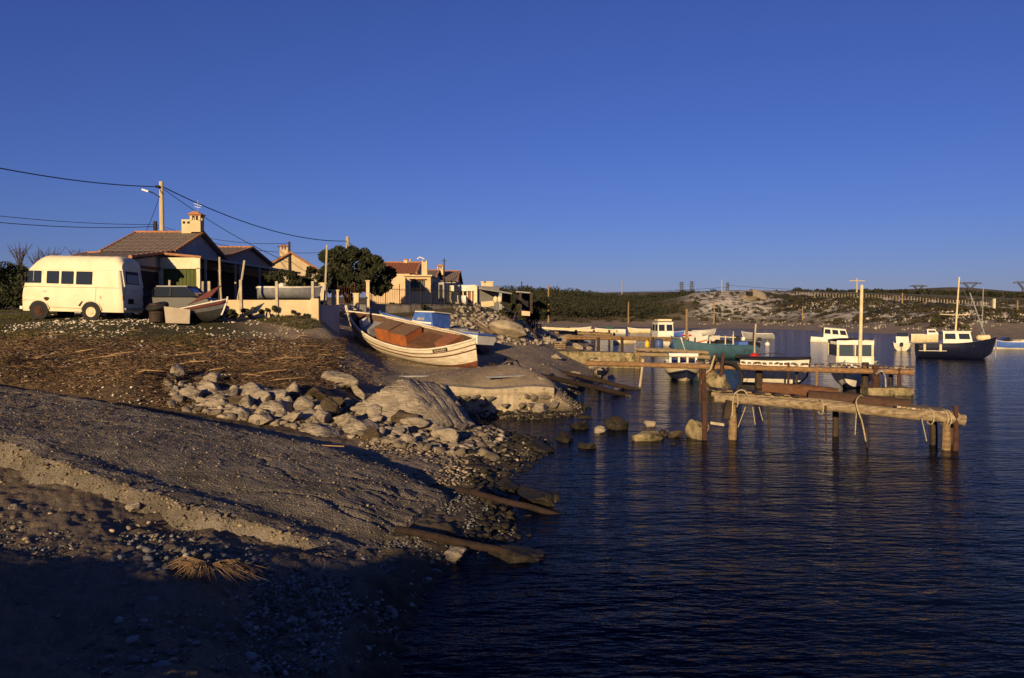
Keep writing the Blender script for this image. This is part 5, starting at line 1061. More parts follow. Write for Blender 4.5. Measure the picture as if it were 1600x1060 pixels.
# third jetty further out
j4 = thing('jetty', 'thin brown jetty on posts beyond the concrete pier', 'jetty', (9, 70, 0))
log(A(885, 528, 72), A(1076, 532, 66), .16, .15, WOODO, 'beam', j4, 41); log(A(885, 526, 73), A(1076, 530, 67), .12, .12, WOODG, 'rear_beam', j4, 42)
for k in range(22): px_ = 892 + k * 8.4; a = Vector(A(px_, 526 + (px_ - 885) * .021, 71.5 - (px_ - 885) * .031)); MB().bar(a, a + Vector((0, 1.3, 0)), .36, .05).build('plank', WOODG, j4, world=True)
for px_ in (935, 972, 1020, 1066): x, y, z = A(px_, 529, 70 - (px_ - 935) * .03); MB().tube([(x, y, -.8), (x, y, z + .1)], .13, 8, .2, px_).build('pile', WOODD, j4, world=True)
j5 = thing('jetty', 'farthest jetty made of a straight pale beam', 'jetty', (8, 98, 0))
MB().bar(A(848, 513, 102), A(964, 518, 95), .35, .30).build('beam', CREAM, j5, world=True)
for px_ in (900, 935, 960): x, y, z = A(px_, 516, 98); MB().tube([(x, y + .2, -.8), (x, y + .2, z)], .14, 7).build('pile', WOODD, j5, world=True)
j6 = thing('jetty', 'short weathered plank jetty between the brown jetty and the pale beam', 'jetty', (7, 84, 0))
log(A(868, 520, 86), A(955, 523, 82), .14, .13, WOODG, 'beam', j6, 71); log(A(868, 519, 87), A(955, 522, 83), .12, .12, WOODG, 'rear_beam', j6, 72)
for k in range(10): a = Vector(A(872 + k * 8.8, 519.5 + k * .33, 85.5 - k * .4)); MB().bar(a + Vector((0, 0, .12)), a + Vector((0, 1.2, .12)), .45, .05).build('plank', WOODG if k % 3 else WOODD, j6, world=True)
for px_ in (900, 928, 952): x, y, z = A(px_, 521, 84); MB().tube([(x, y, -.8), (x, y, z + .35)], .12, 7, .2, px_).build('pile', WOODD, j6, world=True)
# crumbling concrete mooring pile standing in the water
def rock_thing(name, label, cat, loc, size, seed, mat, rot=(0, 0, 0), sub=3, cuts=9, noise=.05, strata=0, group=None):
    V_, F_ = rock_arr(seed, sub, cuts, noise, strata); o = np_obj(name, V_ * np.array(size), F_, mat); o.location = loc; o.rotation_euler = rot
    return tag(o, label, cat, group)
x, y, z = W(1096, 688); mp_ = thing('mooring_pile', 'crumbling concrete pile with rusty iron standing in the near water', 'pile', (x, y + .3, 0))
V_, F_ = rock_arr(77, 4, 8, .07); pl_ = np_obj('concrete_stump', V_ * np.array([.42, .40, .72]) + np.array([0, 0, .12]), F_, MOSS, mp_, smooth=False)
MB().bar((.08, -.3, 0), (.06, -.25, 1.95), .11, .08).build('iron_bar', RUST, mp_); MB().bar((-.05, -.3, 1.0), (-.02, -.2, 1.9), .05, .05).build('thin_bar', RUST, mp_); MB().bar((.3, -.1, .45), (.62, -.3, .42), .05, .07).build('cross_stub', POST, mp_)
# weedy block and derelict dinghy at the jetty
x, y, z = W(1125, 612); mb_ = thing('mooring_block', 'mossy concrete mooring block heaped with old rope beside the cream dinghy', 'block', (x, y, 0))
V_, F_ = rock_arr(78, 4, 10, .08); np_obj('block', V_ * np.array([1.0, .7, .62]) + np.array([0, .3, .25]), F_, MOSS, mb_); V_, F_ = rock_arr(79, 3, 10, .1); np_obj('rope_heap', V_ * np.array([.55, .4, .5]) + np.array([-.45, .1, .75]), F_, M('rope_heap', (.34, .25, .13), (.08, .06, .035), 7, .95, 1.5, 25), mb_)
P = [(.35 + .75 * math.cos(a), .5, .55 + .72 * math.sin(a)) for a in np.linspace(-.9, 1.7, 14)]; MB().tube(P, .08, 8).build('old_tyre_rim', BLACK, mb_); MB().bar((-.05, -.2, .4), (.1, -.1, 1.7), .12, .1).build('iron_post', RUST, mb_)
rope([(-.95, -.2, .1), (-.85, -.25, .7), (-.5, -.3, 1.0), (-.3, -.2, 1.6)], .035, mb_, ROPE) if False else MB().tube([(-.95, -.2, .1), (-.85, -.25, .7), (-.5, -.3, 1.0), (-.3, -.2, 1.6)], .04, 6).build('rope', ROPE, mb_)
# slipway rails
OLDR = M('old_rust_rail', (.036, .020, .014), (.016, .011, .009), 6, .9, .8, 24)
def rails(name, label, prs, m_, w0=.16, h0=.12, sleep=True):
    o = thing(name, label, 'rails', prs[0][0])
    for p, q in prs: log(p, q, w0 / 2, w0 / 2, m_, 'rail', o, 3, 8, .02)
    a, b_, c, d = Vector(prs[0][0]), Vector(prs[0][1]), Vector(prs[1][0]), Vector(prs[1][1])
    for k in range(6 if sleep else 0): t = (k + .3) / 6; MB().bar(a.lerp(b_, t) - Vector((0, 0, .06)), c.lerp(d, t) - Vector((0, 0, .06)), .12, .08).build('sleeper', WOODD, o, world=True)
def G3(px, py, up=0.06): x, y, z = onray(px, py); return (x, y, z + up)
rails('slip_rails', 'rusty brown launching rails running from the white boat into the water', ((G3(765, 572), W(985, 619, -.05)), (G3(790, 564), W(1000, 611, -.05))), OLDR, .20)
log(G3(905, 603), W(985, 622, -.08), .10, .09, MOSS, 'timber', tag(thing('timber_skid', 'pale mossy timber skid in front of the launching rails', 'timber', G3(905, 603)), None), 5)
rails('slip_rails', 'rusty broken rails sliding off the near slipway into dark water', ((W(618, 826, .36), W(872, 884, -.10)), (W(712, 764, .40), W(892, 812, -.10))), OLDR, .11, sleep=False)
rope([G3(795, 572), G3(805, 566, .1), G3(812, 571), G3(830, 580)], .03, tag(thing('rope', 'pale rope lying loose beside the launching rails', 'rope', G3(795, 572)), None))
rope([(hb_.matrix_world @ Vector((0, 0, 0))) * 0 + Vector(A(541, 490, 42)), A(527, 496, 42), A(510, 503, 41.5), A(480, 512, 40)], .03, tag(thing('rope', 'bow rope stretched left from the hauled-out wooden boat', 'rope', A(480, 512, 40)), None))
# ------------------------------------------------------------------ quay wall of rough stones
qw = thing('quay_wall', 'rough stone quay wall with concrete top at the edge of the boat slip', 'wall', (-.6, 27, 0))
def capg(x): return .90 + .04 * math.sin(x * 2.3)
rowsq = []
for i in range(41):
    x = -2.9 + i * 4.35 / 40; y = 27.35 + .10 * math.sin(x * 1.7) + (.5 * max(0, -2.0 - x)); c = .03 * math.sin(i * .9) + .015 * math.sin(i * 2.7)
    rowsq.append([(x, y - .18 + c, -.2), (x, y - .05 + c, .35), (x, y + c, .62), (x, y - .06 + c * .6, .74), (x, y - .05 + c * .6, capg(x)), (x, y + .5, capg(x) + .02), (x, y + 1.5, .80)])
mbq = MB().grid(rowsq); e = rowsq[-1]; mbq.add([e[0], e[1], e[2], e[3], e[4], e[5], e[6], (e[0][0] + .1, e[0][1] + 2.2, -.2)], [(0, 1, 2, 3, 4, 5, 6, 7)]); mbq.build('concrete_core', M('quay_concrete', (.42, .35, .24), (.25, .2, .14), 2, .95, 1.3, 14, spots=((.12, .095, .06), 2.5, .58)), qw, world=True)
rq = random.Random(3); base = [rock_arr(200 + k, 2, 8, .05) for k in range(5)]; bme = []
for V_, F_ in base:
    me = bpy.data.meshes.new('stone'); me.from_pydata([tuple(v) for v in V_], [], [tuple(f) for f in F_]); me.materials.append(ROCKM); bme.append(me)
for r_i in range(3):
    x = -2.8 + rq.random() * .2
    while x < 1.3:
        wd = rq.uniform(.22, .5); hgt = rq.uniform(.2, .3)
        if rq.random() < .72:
            o = bpy.data.objects.new('stone', bme[rq.randrange(5)]); o.scale = (wd * .62, .2, hgt * .62); y = 27.30 + .10 * math.sin(x * 1.7) + (.5 * max(0, -2.0 - x))
            o.location = Vector((x + wd / 2, y - .03 - (.21, .13, .07)[r_i], .08 + r_i * .25 + rq.uniform(-.03, .03))) - Vector(qw.location); o.rotation_euler = (rq.uniform(-.2, .2), rq.uniform(-.3, .3), rq.uniform(-.3, .3)); link(o, qw)
        x += wd
# ------------------------------------------------------------------ boulders
def rk(px, py, wpx, hpx, seed, label, mat=ROCKM, strata=.07, depth=.8, sink=.32, rot=None, group=None, sub=4, cuts=13, name='boulder'):
    x, y, z = onray(px, py); sc_ = y / F; a, h_ = wpx * sc_ / 2, hpx * sc_ / 2
    rot = rot if rot is not None else (random.Random(seed).uniform(-.3, .3), random.Random(seed + 1).uniform(-.3, .3), random.Random(seed + 2).uniform(0, 6))
    return rock_thing(name, label, 'rock', (x, y + a * depth * .6, z + h_ * (1 - sink)), (a * 1.22, a * depth * 1.2, h_ * 1.28), seed, mat, rot, sub, cuts, .045, strata * 1.8, group)
# the great tilted slab of bedded limestone
def wedge(px, py, poly, D, thick, label, seed, dirv=(.55, .85, -.1)):
    """a bedded block: outline on its lit face, carried back along dirv; subdivided and roughened along the beds"""
    P = [Vector(A(a, b_, D + c)) for a, b_, c in poly]; bm = bmesh.new(); off = Vector(dirv).normalized() * thick
    vs_ = [bm.verts.new(p) for p in P] + [bm.verts.new(p + off + Vector((random.uniform(-.1, .1), random.uniform(-.1, .1), random.uniform(-.15, 0)))) for p in P]; n_ = len(P)
    bm.faces.new(vs_[:n_][::-1]); bm.faces.new(vs_[n_:])
    for i in range(n_): bm.faces.new((vs_[i], vs_[(i + 1) % n_], vs_[(i + 1) % n_ + n_], vs_[i + n_]))
    bmesh.ops.recalc_face_normals(bm, faces=bm.faces); bmesh.ops.triangulate(bm, faces=bm.faces)
    for k in range(6): bmesh.ops.subdivide_edges(bm, edges=[e for e in bm.edges if e.calc_length() > .055], cuts=1)
    bmesh.ops.triangulate(bm, faces=bm.faces)
    bm.normal_update(); V_ = np.array([v.co[:] for v in bm.verts]); N_ = np.array([v.normal[:] for v in bm.verts])
    bed = np.array([.62, .25, .75]); bed /= np.linalg.norm(bed); ly = V_ @ bed * 4.5 + np_noise3(V_, seed, 2) * .5; q = np.sin(np.floor(ly) * 12.9898 + seed) * 43758.5453; q -= np.floor(q)
    crack = -0.05 * np.exp(-((ly - np.floor(ly) - .5) / .10) ** 2) * (q > .45); cr2 = -0.09 * np.exp(-(np_noise3(V_, seed + 5, 2.2) / .05) ** 2)
    d = (q - .5) * .055 + crack * .7 + cr2 * .6 + np_noise3(V_, seed + 2, 9) * .016 + np_noise3(V_, seed + 3, 24) * .008
    V_ = V_ + N_ * d[:, None]
    c = np.array([P[0].x, P[0].y, P[0].z])
    o = np_obj('boulder', V_ - V_.mean(0), np.array([[v.index for v in f.verts] for f in bm.faces]) if False else _faces(bm), ROCKM); o.location = tuple(V_.mean(0)); bm.free(); return tag(o, label, 'rock')
def _faces(bm):
    bm.verts.ensure_lookup_table(); bm.verts.index_update(); return np.array([[v.index for v in f.verts] for f in bm.faces])
wedge(0, 0, [(546, 640, .1), (590, 612, .35), (628, 592, .7), (652, 625, .3), (682, 664, -.3), (655, 678, -.5), (612, 680, -.4), (604, 660, -.2), (570, 652, .0)], 21.2, 1.9, 'largest boulder, a tilted wedge of layered limestone', 11)
wedge(0, 0, [(430, 655, .1), (448, 642, .25), (486, 637, .5), (500, 650, .2), (492, 664, 0), (462, 668, -.1)], 19.8, .9, 'small upper block of split layered limestone left of the largest boulder', 12)
wedge(0, 0, [(458, 682, 0), (482, 660, .3), (500, 668, .2), (520, 692, -.2), (490, 690, -.2)], 18.6, .7, 'small lower block of split layered limestone at the slipway edge', 13)
wedge(0, 0, [(528, 676, 0), (548, 652, .3), (566, 660, .2), (570, 684, -.1), (545, 694, -.2)], 19.3, .7, 'rounded brown-topped block in front of the largest boulder', 14)
for i, (poly, lab) in enumerate((([(303, 612), (312, 596), (322, 590), (334, 600), (342, 618), (325, 624)], 'tall pale boulder at the left end of the boulder row'), ([(272, 614), (286, 605), (302, 607), (304, 620), (284, 626)], 'low grey boulder at the far left of the boulder row'), ([(307, 636), (325, 621), (347, 623), (350, 638), (326, 645)], 'flat pale boulder hugging the slipway edge'),
    ([(336, 646), (352, 636), (374, 637), (388, 651), (374, 660), (350, 655)], 'flat slab-like boulder lying against the slipway'), ([(360, 622), (376, 605), (391, 596), (405, 605), (417, 622), (396, 632), (374, 632)], 'pale jagged boulder in front of the driftwood'), ([(395, 646), (408, 630), (430, 624), (444, 640), (438, 655), (410, 657)], 'smooth shaded grey boulder in the middle of the row'))):
    bx_ = [p[0] for p in poly]; by_ = [p[1] for p in poly]; D_ = onray(sum(bx_) / len(bx_), max(by_) - 2)[1]; wd = (max(bx_) - min(bx_)) * D_ / F
    wedge(0, 0, [(p[0], p[1], .5 * wd * (max(by_) - p[1]) / (max(by_) - min(by_))) for p in poly], D_, wd * .8, lab, 20 + i, (.4, .9, -.15))
ROWG = 'boulders along the far edge of the near slipway'
for i, (px_, py_, w0, h0, lab, m_, st) in enumerate((
    (405, 666, 50, 20, 'low dark grey stone below the smooth boulder', ROCKM, .03), (455, 622, 40, 26, 'pale stone under the end of the driftwood heap', ROCKM, .05), (530, 606, 74, 34, 'weathered grey stump-like boulder above the row', ROCKM, .10),
    (500, 628, 74, 26, 'brown rotten log-like rock under the grey stump', ROCKB, .05), (560, 625, 34, 26, 'tan stone wedged left of the largest boulder', ROCKM, .05), (510, 656, 34, 34, 'dark stone in the gap of the boulder row', ROCKB, .03),
    (700, 650, 54, 34, 'dark brown rock right of the largest boulder', ROCKB, .06), (752, 640, 56, 36, 'tilted dark striped rock in front of the quay wall', ROCKB, .12), (735, 668, 58, 26, 'flat dark rock in the wet gravel', ROCKB, .06), (694, 694, 50, 38, 'tan lump of conglomerate at the end of the rocks', ROCKM, .03),
    (706, 712, 22, 13, 'small bright tan stone above the dark gravel', ROCKM, 0), (846, 648, 34, 26, 'rounded corner stone of the quay', ROCKM, .03))):
    rk(px_, py_, w0, h0, 300 + i * 3, lab, m_, st)
for i, (px_, py_, w0, h0, lab, m_) in enumerate((
    (188, 780, 42, 26, 'flat tan stone lying below the slipway edge', ROCKM), (206, 802, 34, 20, 'angular tan stone beside the flat one on the sand', ROCKM), (268, 812, 26, 16, 'small tan stone in the shade of the slipway edge', ROCKM), (8, 684, 40, 30, 'pale bluish stone at the left picture edge', ROCKM), (18, 800, 30, 16, 'grey stone on the sand at the left edge', ROCKM),
    (704, 880, 62, 22, 'squared tan stone block beside the broken rails', ROCKM), (638, 955, 32, 10, 'narrow tan stone at the dark waterline', ROCKM))):
    rk(px_, py_, w0, h0, 400 + i * 3, lab, m_, .03, sub=3)
heap = random.Random(21)
for i in range(110):
    t = heap.random(); px_ = 262 + t * 470; py_ = 612 + t * 95 + heap.uniform(-26, 16) - (30 if t > .8 else 0); w0 = 12 + 36 * heap.random() ** 1.6
    rk(px_, py_, w0, w0 * heap.uniform(.5, .85), 900 + i * 4, 'loose angular limestone block in the boulder heap beside the slipway', ROCKM if heap.random() < .75 else ROCKB, .08, group='broken blocks in the boulder heap', sub=3)
# stones standing in the water
for i, (px_, py_, w0, h0, lab, m_) in enumerate((
    (968, 672, 44, 24, 'black weedy boulder in the shallows left of the concrete pile', ROCKK), (1012, 690, 52, 20, 'wide green-topped boulder in the shallows', MOSS), (1036, 682, 26, 14, 'small brown stone beside the green-topped boulder', ROCKB), (1058, 684, 36, 14, 'low stone next to the concrete pile', ROCKB), (940, 678, 26, 12, 'small tan stone among the shallow rocks', ROCKM), (1017, 668, 26, 10, 'flat tan stone just breaking the water', ROCKM),
    (918, 702, 40, 12, 'black flat rock awash in the shallows', ROCKK), (915, 655, 20, 8, 'small black rock farthest out from the quay corner', ROCKK), (1054, 697, 12, 5, 'tiny dark rock just awash before the pile', ROCKK), (905, 672, 40, 16, 'dark weedy rock below the quay corner', ROCKK), (885, 690, 44, 18, 'dark rock at the wet edge of the gravel', ROCKK), (845, 705, 60, 18, 'broad dark rock at the waterline', ROCKK),
    (840, 790, 90, 36, 'large black rock mass lying between the broken rails', ROCKK), (800, 768, 60, 20, 'long black rock above the upper broken rail', ROCKK), (770, 780, 50, 16, 'black rock at the root of the upper rail', ROCKK), (800, 872, 130, 20, 'low black rock shelf beside the lower broken rail', ROCKK), (752, 742, 50, 22, 'dark rock below the boulder row at the inlet', ROCKK), (730, 720, 56, 24, 'dark wet rock at the head of the inlet', ROCKK))):
    x, y, z = W(px_, py_, 0); s_ = y / F; rock_thing('boulder', lab, 'rock', (x, y + .2, h0 * s_ * .22), (w0 * s_ * .62, w0 * s_ * .42, h0 * s_ * .72), 500 + i * 3, m_, (0, 0, i * .4), 4, 10, .09, .12)
for i, (px_, py_, w0, h0) in enumerate(((905, 548, 30, 12), (921, 549, 16, 12), (940, 590, 28, 20), (955, 594, 16, 10), (898, 560, 26, 14), (870, 562, 26, 12), (925, 580, 22, 14), (893, 590, 30, 12), (960, 597, 14, 8), (848, 596, 20, 8), (880, 540, 40, 22), (905, 535, 30, 20), (860, 536, 30, 16))):
    rk(px_, py_, w0, h0, 600 + i * 3, 'loose pale stone on the shore between the launching rails and the jetties', ROCKM, .03, group='shore stones by the jetties', sub=3)
# rubble bank under the far houses
rb = rock_thing('boulder', 'big broken lump of pale concrete on the rubble bank', 'concrete', Vector(onray(795, 528)) + Vector((0, .5, .5)), (1.35, .7, .62), 701, MATS['quay_concrete'], (0, .1, .1), 3, 7, .04)
tag(np_obj('bank_rubble', *scatter_arr([rock_arr(710 + k, 1, 6, .06) for k in range(5)], np.array([(lambda p: (p[0], p[1], p[2] + .05))(onray(random.uniform(705, 862), random.uniform(478, 540))) for k in range(420)]), rng.uniform(.04, .30, (420, 1)) * rng.uniform(.7, 1.2, (420, 3)), rng.uniform(0, 6.3, 420)), M('rubble_stones', (.34, .29, .22), (.18, .15, .11), 3, .95, .6, 10, island=.4)), 'broken pale rubble spilled down the bank', 'rubble', kind='stuff')
for i, (px_, py_, lab) in enumerate(((848, 530, 'wire crate trap on the shore at the end of the rubble bank'), (872, 546, 'small upturned grey box on the shore below the rubble'), (836, 516, 'wooden crate half buried in the rubble bank'))):
    p = onray(px_, py_); o = thing('crate', lab, 'crate', p, (0, 0, .3 * i)); q = MB()
    for a in (-1, 1):
        for b_ in (-1, 1): q.box((a * .5, b_ * .35, .3), (.06, .06, .6))
    q.build('frame', WOODD, o)
    for k in range(4): MB().box((0, -.36, .08 + k * .15), (1.04, .03, .09)).build('slat', WOODG if i else GREY, o); MB().box((.51, 0, .08 + k * .15), (.03, .7, .09)).build('slat', WOODG if i else GREY, o)
    MB().box((0, 0, .61), (1.1, .8, .03)).build('lid', GREY, o)
for px_, a, b_, lab in ((770, 527, 512, 'weathered plank leaning on the rubble bank'), (815, 520, 503, 'second plank lying over the rubble below the shelter')):
    o = thing('plank', lab, 'plank', onray(px_, a)); MB().bar(Vector(onray(px_, a)) + Vector((0, 0, .25)), Vector(onray(px_ - 25, b_)) + Vector((0, 0, .3)), .2, .06).build('board', WOODG, o, world=True)
# ------------------------------------------------------------------ foliage
LEAFD = M('dark_pine_foliage', (.022, .030, .012), (.036, .036, .016), 2, .9, island=.55); SCRUB = M('scrub_foliage', (.035, .042, .016), (.06, .05, .022), .3, .9, island=.5)
BARK = M('bark', (.10, .065, .04), (.05, .035, .024), 5, .95, .8, 20)
def leaf_cloud(C, Rr, n_, size, flat=1.0, seed=0):
    """small crossed leaf faces through clumps centred at C with radii Rr"""
    r = np.random.default_rng(seed); C = np.array(C, float); Rr = np.array(Rr, float); k = r.choice(len(C), n_, p=Rr ** 2 / (Rr ** 2).sum())
    d = r.normal(size=(n_, 3)); d /= np.linalg.norm(d, axis=1)[:, None]; d *= (r.uniform(0, 1, n_) ** .28)[:, None]; d[:, 2] *= flat
    P = C[k] + d * Rr[k][:, None]; a = r.normal(size=(n_, 3)); b_ = r.normal(size=(n_, 3)); a /= np.linalg.norm(a, axis=1)[:, None]; b_ -= (b_ * a).sum(1)[:, None] * a; b_ /= np.linalg.norm(b_, axis=1)[:, None]
    s_ = (size * r.uniform(.5, 1.3, n_))[:, None]; V_ = np.stack([P - a * s_, P + b_ * s_ * .45, P + a * s_, P - b_ * s_ * .45], 1).reshape(-1, 3); return V_, np.arange(n_ * 4).reshape(-1, 4)
def clumps(c, rx, ry, rz, n_, r0, seed):
    r = np.random.default_rng(seed); d = r.normal(size=(n_, 3)); d /= np.linalg.norm(d, axis=1)[:, None]; d *= (r.uniform(.25, 1, n_) ** .45)[:, None]
    return np.array(c) + d * np.array([rx, ry, rz]), r0 * r.uniform(.6, 1.25, n_)
# round pine
pc = A(556, 420, 50); s_ = 50 / F; tr = thing('pine_tree', 'round dense dark pine with forked trunk among the houses', 'tree', (A(543, 470, 50)[0], 50, gz1(A(543, 470, 50)[0], 50)))
C, Rr = clumps((pc[0], 50, pc[2] - .15), 54 * s_, 54 * s_, 41 * s_, 95, .42, 5); keep = C[:, 2] > A(556, 452, 50)[2] - .1; C, Rr = C[keep], Rr[keep]
V_, F_ = leaf_cloud(C, Rr, 24000, .13, .85, 3); np_obj('crown', V_ - np.array(tr.location), F_, LEAFD, tr)
tb = Vector(tr.location); fk = Vector(A(543, 452, 50)); q = MB().tube([tb - Vector((0, 0, .3)), tb.lerp(fk, .5) + Vector((.05, 0, 0)), fk], [.22, .18, .15], 8)
for k in range(9): e = Vector(C[(k * 5) % len(C)]); q.tube([fk - Vector((0, 0, .15)), fk.lerp(e, .5) + Vector((0, 0, .15)), e], [.10, .06, .03], 6)
for e in (A(522, 440, 50), A(565, 446, 50), A(585, 452, 50)): q.tube([tb + Vector((0, 0, .4)), Vector(e).lerp(fk, .5) - Vector((0, 0, .1)), e], [.09, .07, .05], 6)
q.build('trunk', BARK, tr, world=True)
def bush(px, py, D, rx, rz, n_, label, mat=SCRUB, size=.10, name='bush', cat='bush', seed=1, stem=True):
    x, y, z = A(px, py, D); zb = gz1(x, D); o = thing(name, label, cat, (x, D, zb)); C, Rr = clumps((x, D, z), rx, rx, rz, max(6, int(n_ / 120)), min(rx, rz) * .45, seed); V_, F_ = leaf_cloud(C, Rr, n_, size, .9, seed)
    np_obj('foliage' if cat == 'bush' else 'crown', V_ - np.array(o.location), F_, mat, o)
    q = MB()
    for k in range(4): q.tube([(x, D, zb - .1), Vector((x, D, zb)).lerp(Vector(C[k]), .6), C[k]], [.06, .04, .02], 5)
    q.build('stem' if cat == 'bush' else 'trunk', BARK, o, world=True); return o
bush(437, 445, 44, 1.3, .75, 2600, 'dark spreading bush under the end of the veranda', LEAFD, .11, seed=2); bush(490, 436, 46, .6, .55, 1500, 'small dark bush in front of the cream gabled house', LEAFD, .10, seed=3); bush(470, 458, 42, 1.0, .55, 1500, 'low dark bush behind the white catamaran', LEAFD, .10, seed=4)
bush(350, 488, 33.4, .75, .28, 1300, 'low green bush left of centre at the foot of the garden wall', seed=5, size=.06); bush(415, 488, 33.4, 1.1, .22, 1600, 'long low green bush along the foot of the garden wall', seed=6, size=.06); bush(465, 492, 33.5, .6, .15, 800, 'flat green tuft near the right pillar of the garden wall', seed=16, size=.05)
bush(512, 482, 40, .7, .45, 1300, 'dark bush filling the gap right of the garden wall', LEAFD, .08, seed=7); bush(610, 484, 52, 1.6, .45, 2200, 'low dark bush along the fence behind the boats', LEAFD, .10, seed=8); bush(660, 486, 54, 1.6, .4, 2200, 'low dark bush below the barred window', LEAFD, .10, seed=9)
bush(735, 490, 66, 1.6, .5, 1600, 'scrubby bush on the rubble bank below the glazed building', SCRUB, .12, seed=10); bush(800, 486, 66, 1.3, .6, 1400, 'scrubby bush on the rubble bank below the shelter post', SCRUB, .12, seed=11); bush(832, 482, 72, 1.3, 1.3, 2200, 'tall dark bush at the end of the shelters', LEAFD, .15, seed=12)
for i, (px_, py_, D, rx, rz, lab) in enumerate(((5, 446, 62, 2.6, 1.5, 'dark leafy tree at the left picture edge behind the van'), (-50, 444, 60, 3, 1.6, 'dark leafy tree just beyond the left picture edge'), (45, 448, 66, 2.3, 1.3, 'dark leafy tree close behind the front of the van'), (25, 462, 58, 2.6, .9, 'low dark hedge in front of the left trees'))):
    bush(px_, py_, D, rx, rz, 5200, lab, LEAFD, .17, 'tree' if i < 3 else 'hedge', 'tree' if i < 3 else 'bush', 30 + i)
for i, (px_, tp, D) in enumerate(((30, 378, 64), (62, 382, 66), (76, 384, 64), (124, 386, 64))):
    x, y, z = A(px_, tp, D); zb = gz1(x, D); o = thing('bare_tree', ('leftmost', 'second', 'third', 'last')[i] + ' bare twiggy treetop from the left, above the van', 'tree', (x, D, zb)); q = MB(); rd = random.Random(i); top = Vector((x, D, z)); b0_ = Vector((x, D, zb)); q.tube([b0_, b0_.lerp(top, .55)], [.12, .07], 6); q.build('trunk', BARK, o, world=True); q = MB()
    for k in range(16):
        s0 = b0_.lerp(top, rd.uniform(.45, .7)); e = s0 + Vector((rd.uniform(-1, 1), rd.uniform(-.8, .8), rd.uniform(.5, 1) * (z - s0.z))); q.tube([s0, s0.lerp(e, .5) + Vector((0, 0, .1)), e], [.035, .025, .012], 4)
        for m in range(3): e2 = s0.lerp(e, .6) + Vector((rd.uniform(-.5, .5), rd.uniform(-.4, .4), rd.uniform(.1, .6))); q.tube([s0.lerp(e, .4 + .15 * m), e2], [.018, .008], 4)
    q.build('crown', BARK, o, world=True)
# woodland along the far shore: one continuous mass
Cs, Rs = [], []; r = np.random.default_rng(12)
for k in range(2600):
    px_ = r.uniform(690, 1120); t = r.uniform(0, 1) ** .8; D = 212 + 95 * t + r.uniform(-6, 6); top = 458 + 6 * math.sin(px_ * .021) * math.sin(px_ * .0071 + 1) + 4 * sstep(900, 1100, px_) - 6 * (1 - sstep(700, 900, px_)); py_ = 489 + (top - 489) * t + r.uniform(-2, 2)
    if px_ > 1060 and t < .75: continue
    Cs.append(A(px_, py_, D)); Rs.append(r.uniform(.8, 1.9))
V_, F_ = leaf_cloud(Cs, Rs, 90000, .40, 1, 4); tag(np_obj('woodland', V_, F_, M('far_wood_foliage', (.020, .026, .013), (.036, .034, .018), .06, .95, island=.35)), 'dark evergreen woodland covering the far shore', 'woodland', kind='stuff')
Cs, Rs = [], []
for k in range(1900):
    px_ = r.uniform(840, 1640); D = r.uniform(118, 240); x = (px_ - 800) / F * D; zb = gz1(x, D)
    if zb < .9 or (px_ < 1060 and D < 195): continue
    Cs.append((x, D, zb + .2)); Rs.append(r.uniform(.3, .9) * (1.3 if px_ < 1060 else 1))
V_, F_ = leaf_cloud(Cs, Rs, 60000, .22, .6, 5); tag(np_obj('scrub', V_, F_, M('hill_scrub', (.034, .033, .016), (.06, .047, .024), .05, .95, island=.4)), 'low dry scrub dotting the far hillside', 'scrub', kind='stuff')
Cs, Rs = [], []
for k in range(300):
    px_ = r.uniform(1180, 1660); D = r.uniform(330, 480); x = (px_ - 800) / F * D; Cs.append((x, D, gz1(x, D) + r.uniform(.0, 1.4))); Rs.append(r.uniform(1.0, 1.9))
V_, F_ = leaf_cloud(Cs, Rs, 26000, .6, .8, 6); tag(np_obj('distant_woodland', V_, F_, MATS['far_wood_foliage']), 'dark tree belt on the plain behind the hillside', 'woodland', kind='stuff')
# pale stones of the hillside
n_ = 5200; px_ = r.uniform(1090, 1640, n_); D = r.uniform(118, 232, n_); x = (px_ - 800) / F * D; z = gz(x, D); dens = fbm(x * .10 - D * .06, D * .14 + x * .03, 44, 3) + .12 * (px_ > 1330); k = (z > .5) & (dens > .04)
P = np.stack([x[k], D[k], z[k] + .05], -1); m = len(P); S_ = r.uniform(.06, .28, (m, 3)) * (1 + 1.0 * (r.uniform(0, 1, (m, 1)) > .93)); V_, F_ = scatter_arr([rock_arr(720 + q, 1, 6, .06) for q in range(5)], P, S_, r.uniform(0, 6, m)); tag(np_obj('hillside_stones', V_, F_, M('chalk_stones', (.40, .35, .28), (.24, .21, .16), .5, .95, island=.4)), 'pale chalk stones strewn over the far hillside', 'stones', kind='stuff')
o = rock_thing('bunker', 'ruined pale bunker on the crest of the chalk hill', 'bunker', A(1178, 461, 228), (6.5, 3.5, 1.9), 730, ROCKM, (0, 0, .1), 3, 8, .03); o2 = MB().box((-2.4, -2.6, .4), (1.3, 1.8, .9)).build('opening', SHUT, o)
o = rock_thing('quarry_face', 'flat-topped pale earth mound on the ridge left of the tall cream mast', 'mound', A(1330, 466, 300), (15, 6, 2.2), 733, M('quarry_earth', (.42, .34, .24), (.3, .24, .16), .3, .95), (0, 0, 0), 4, 5, .03)
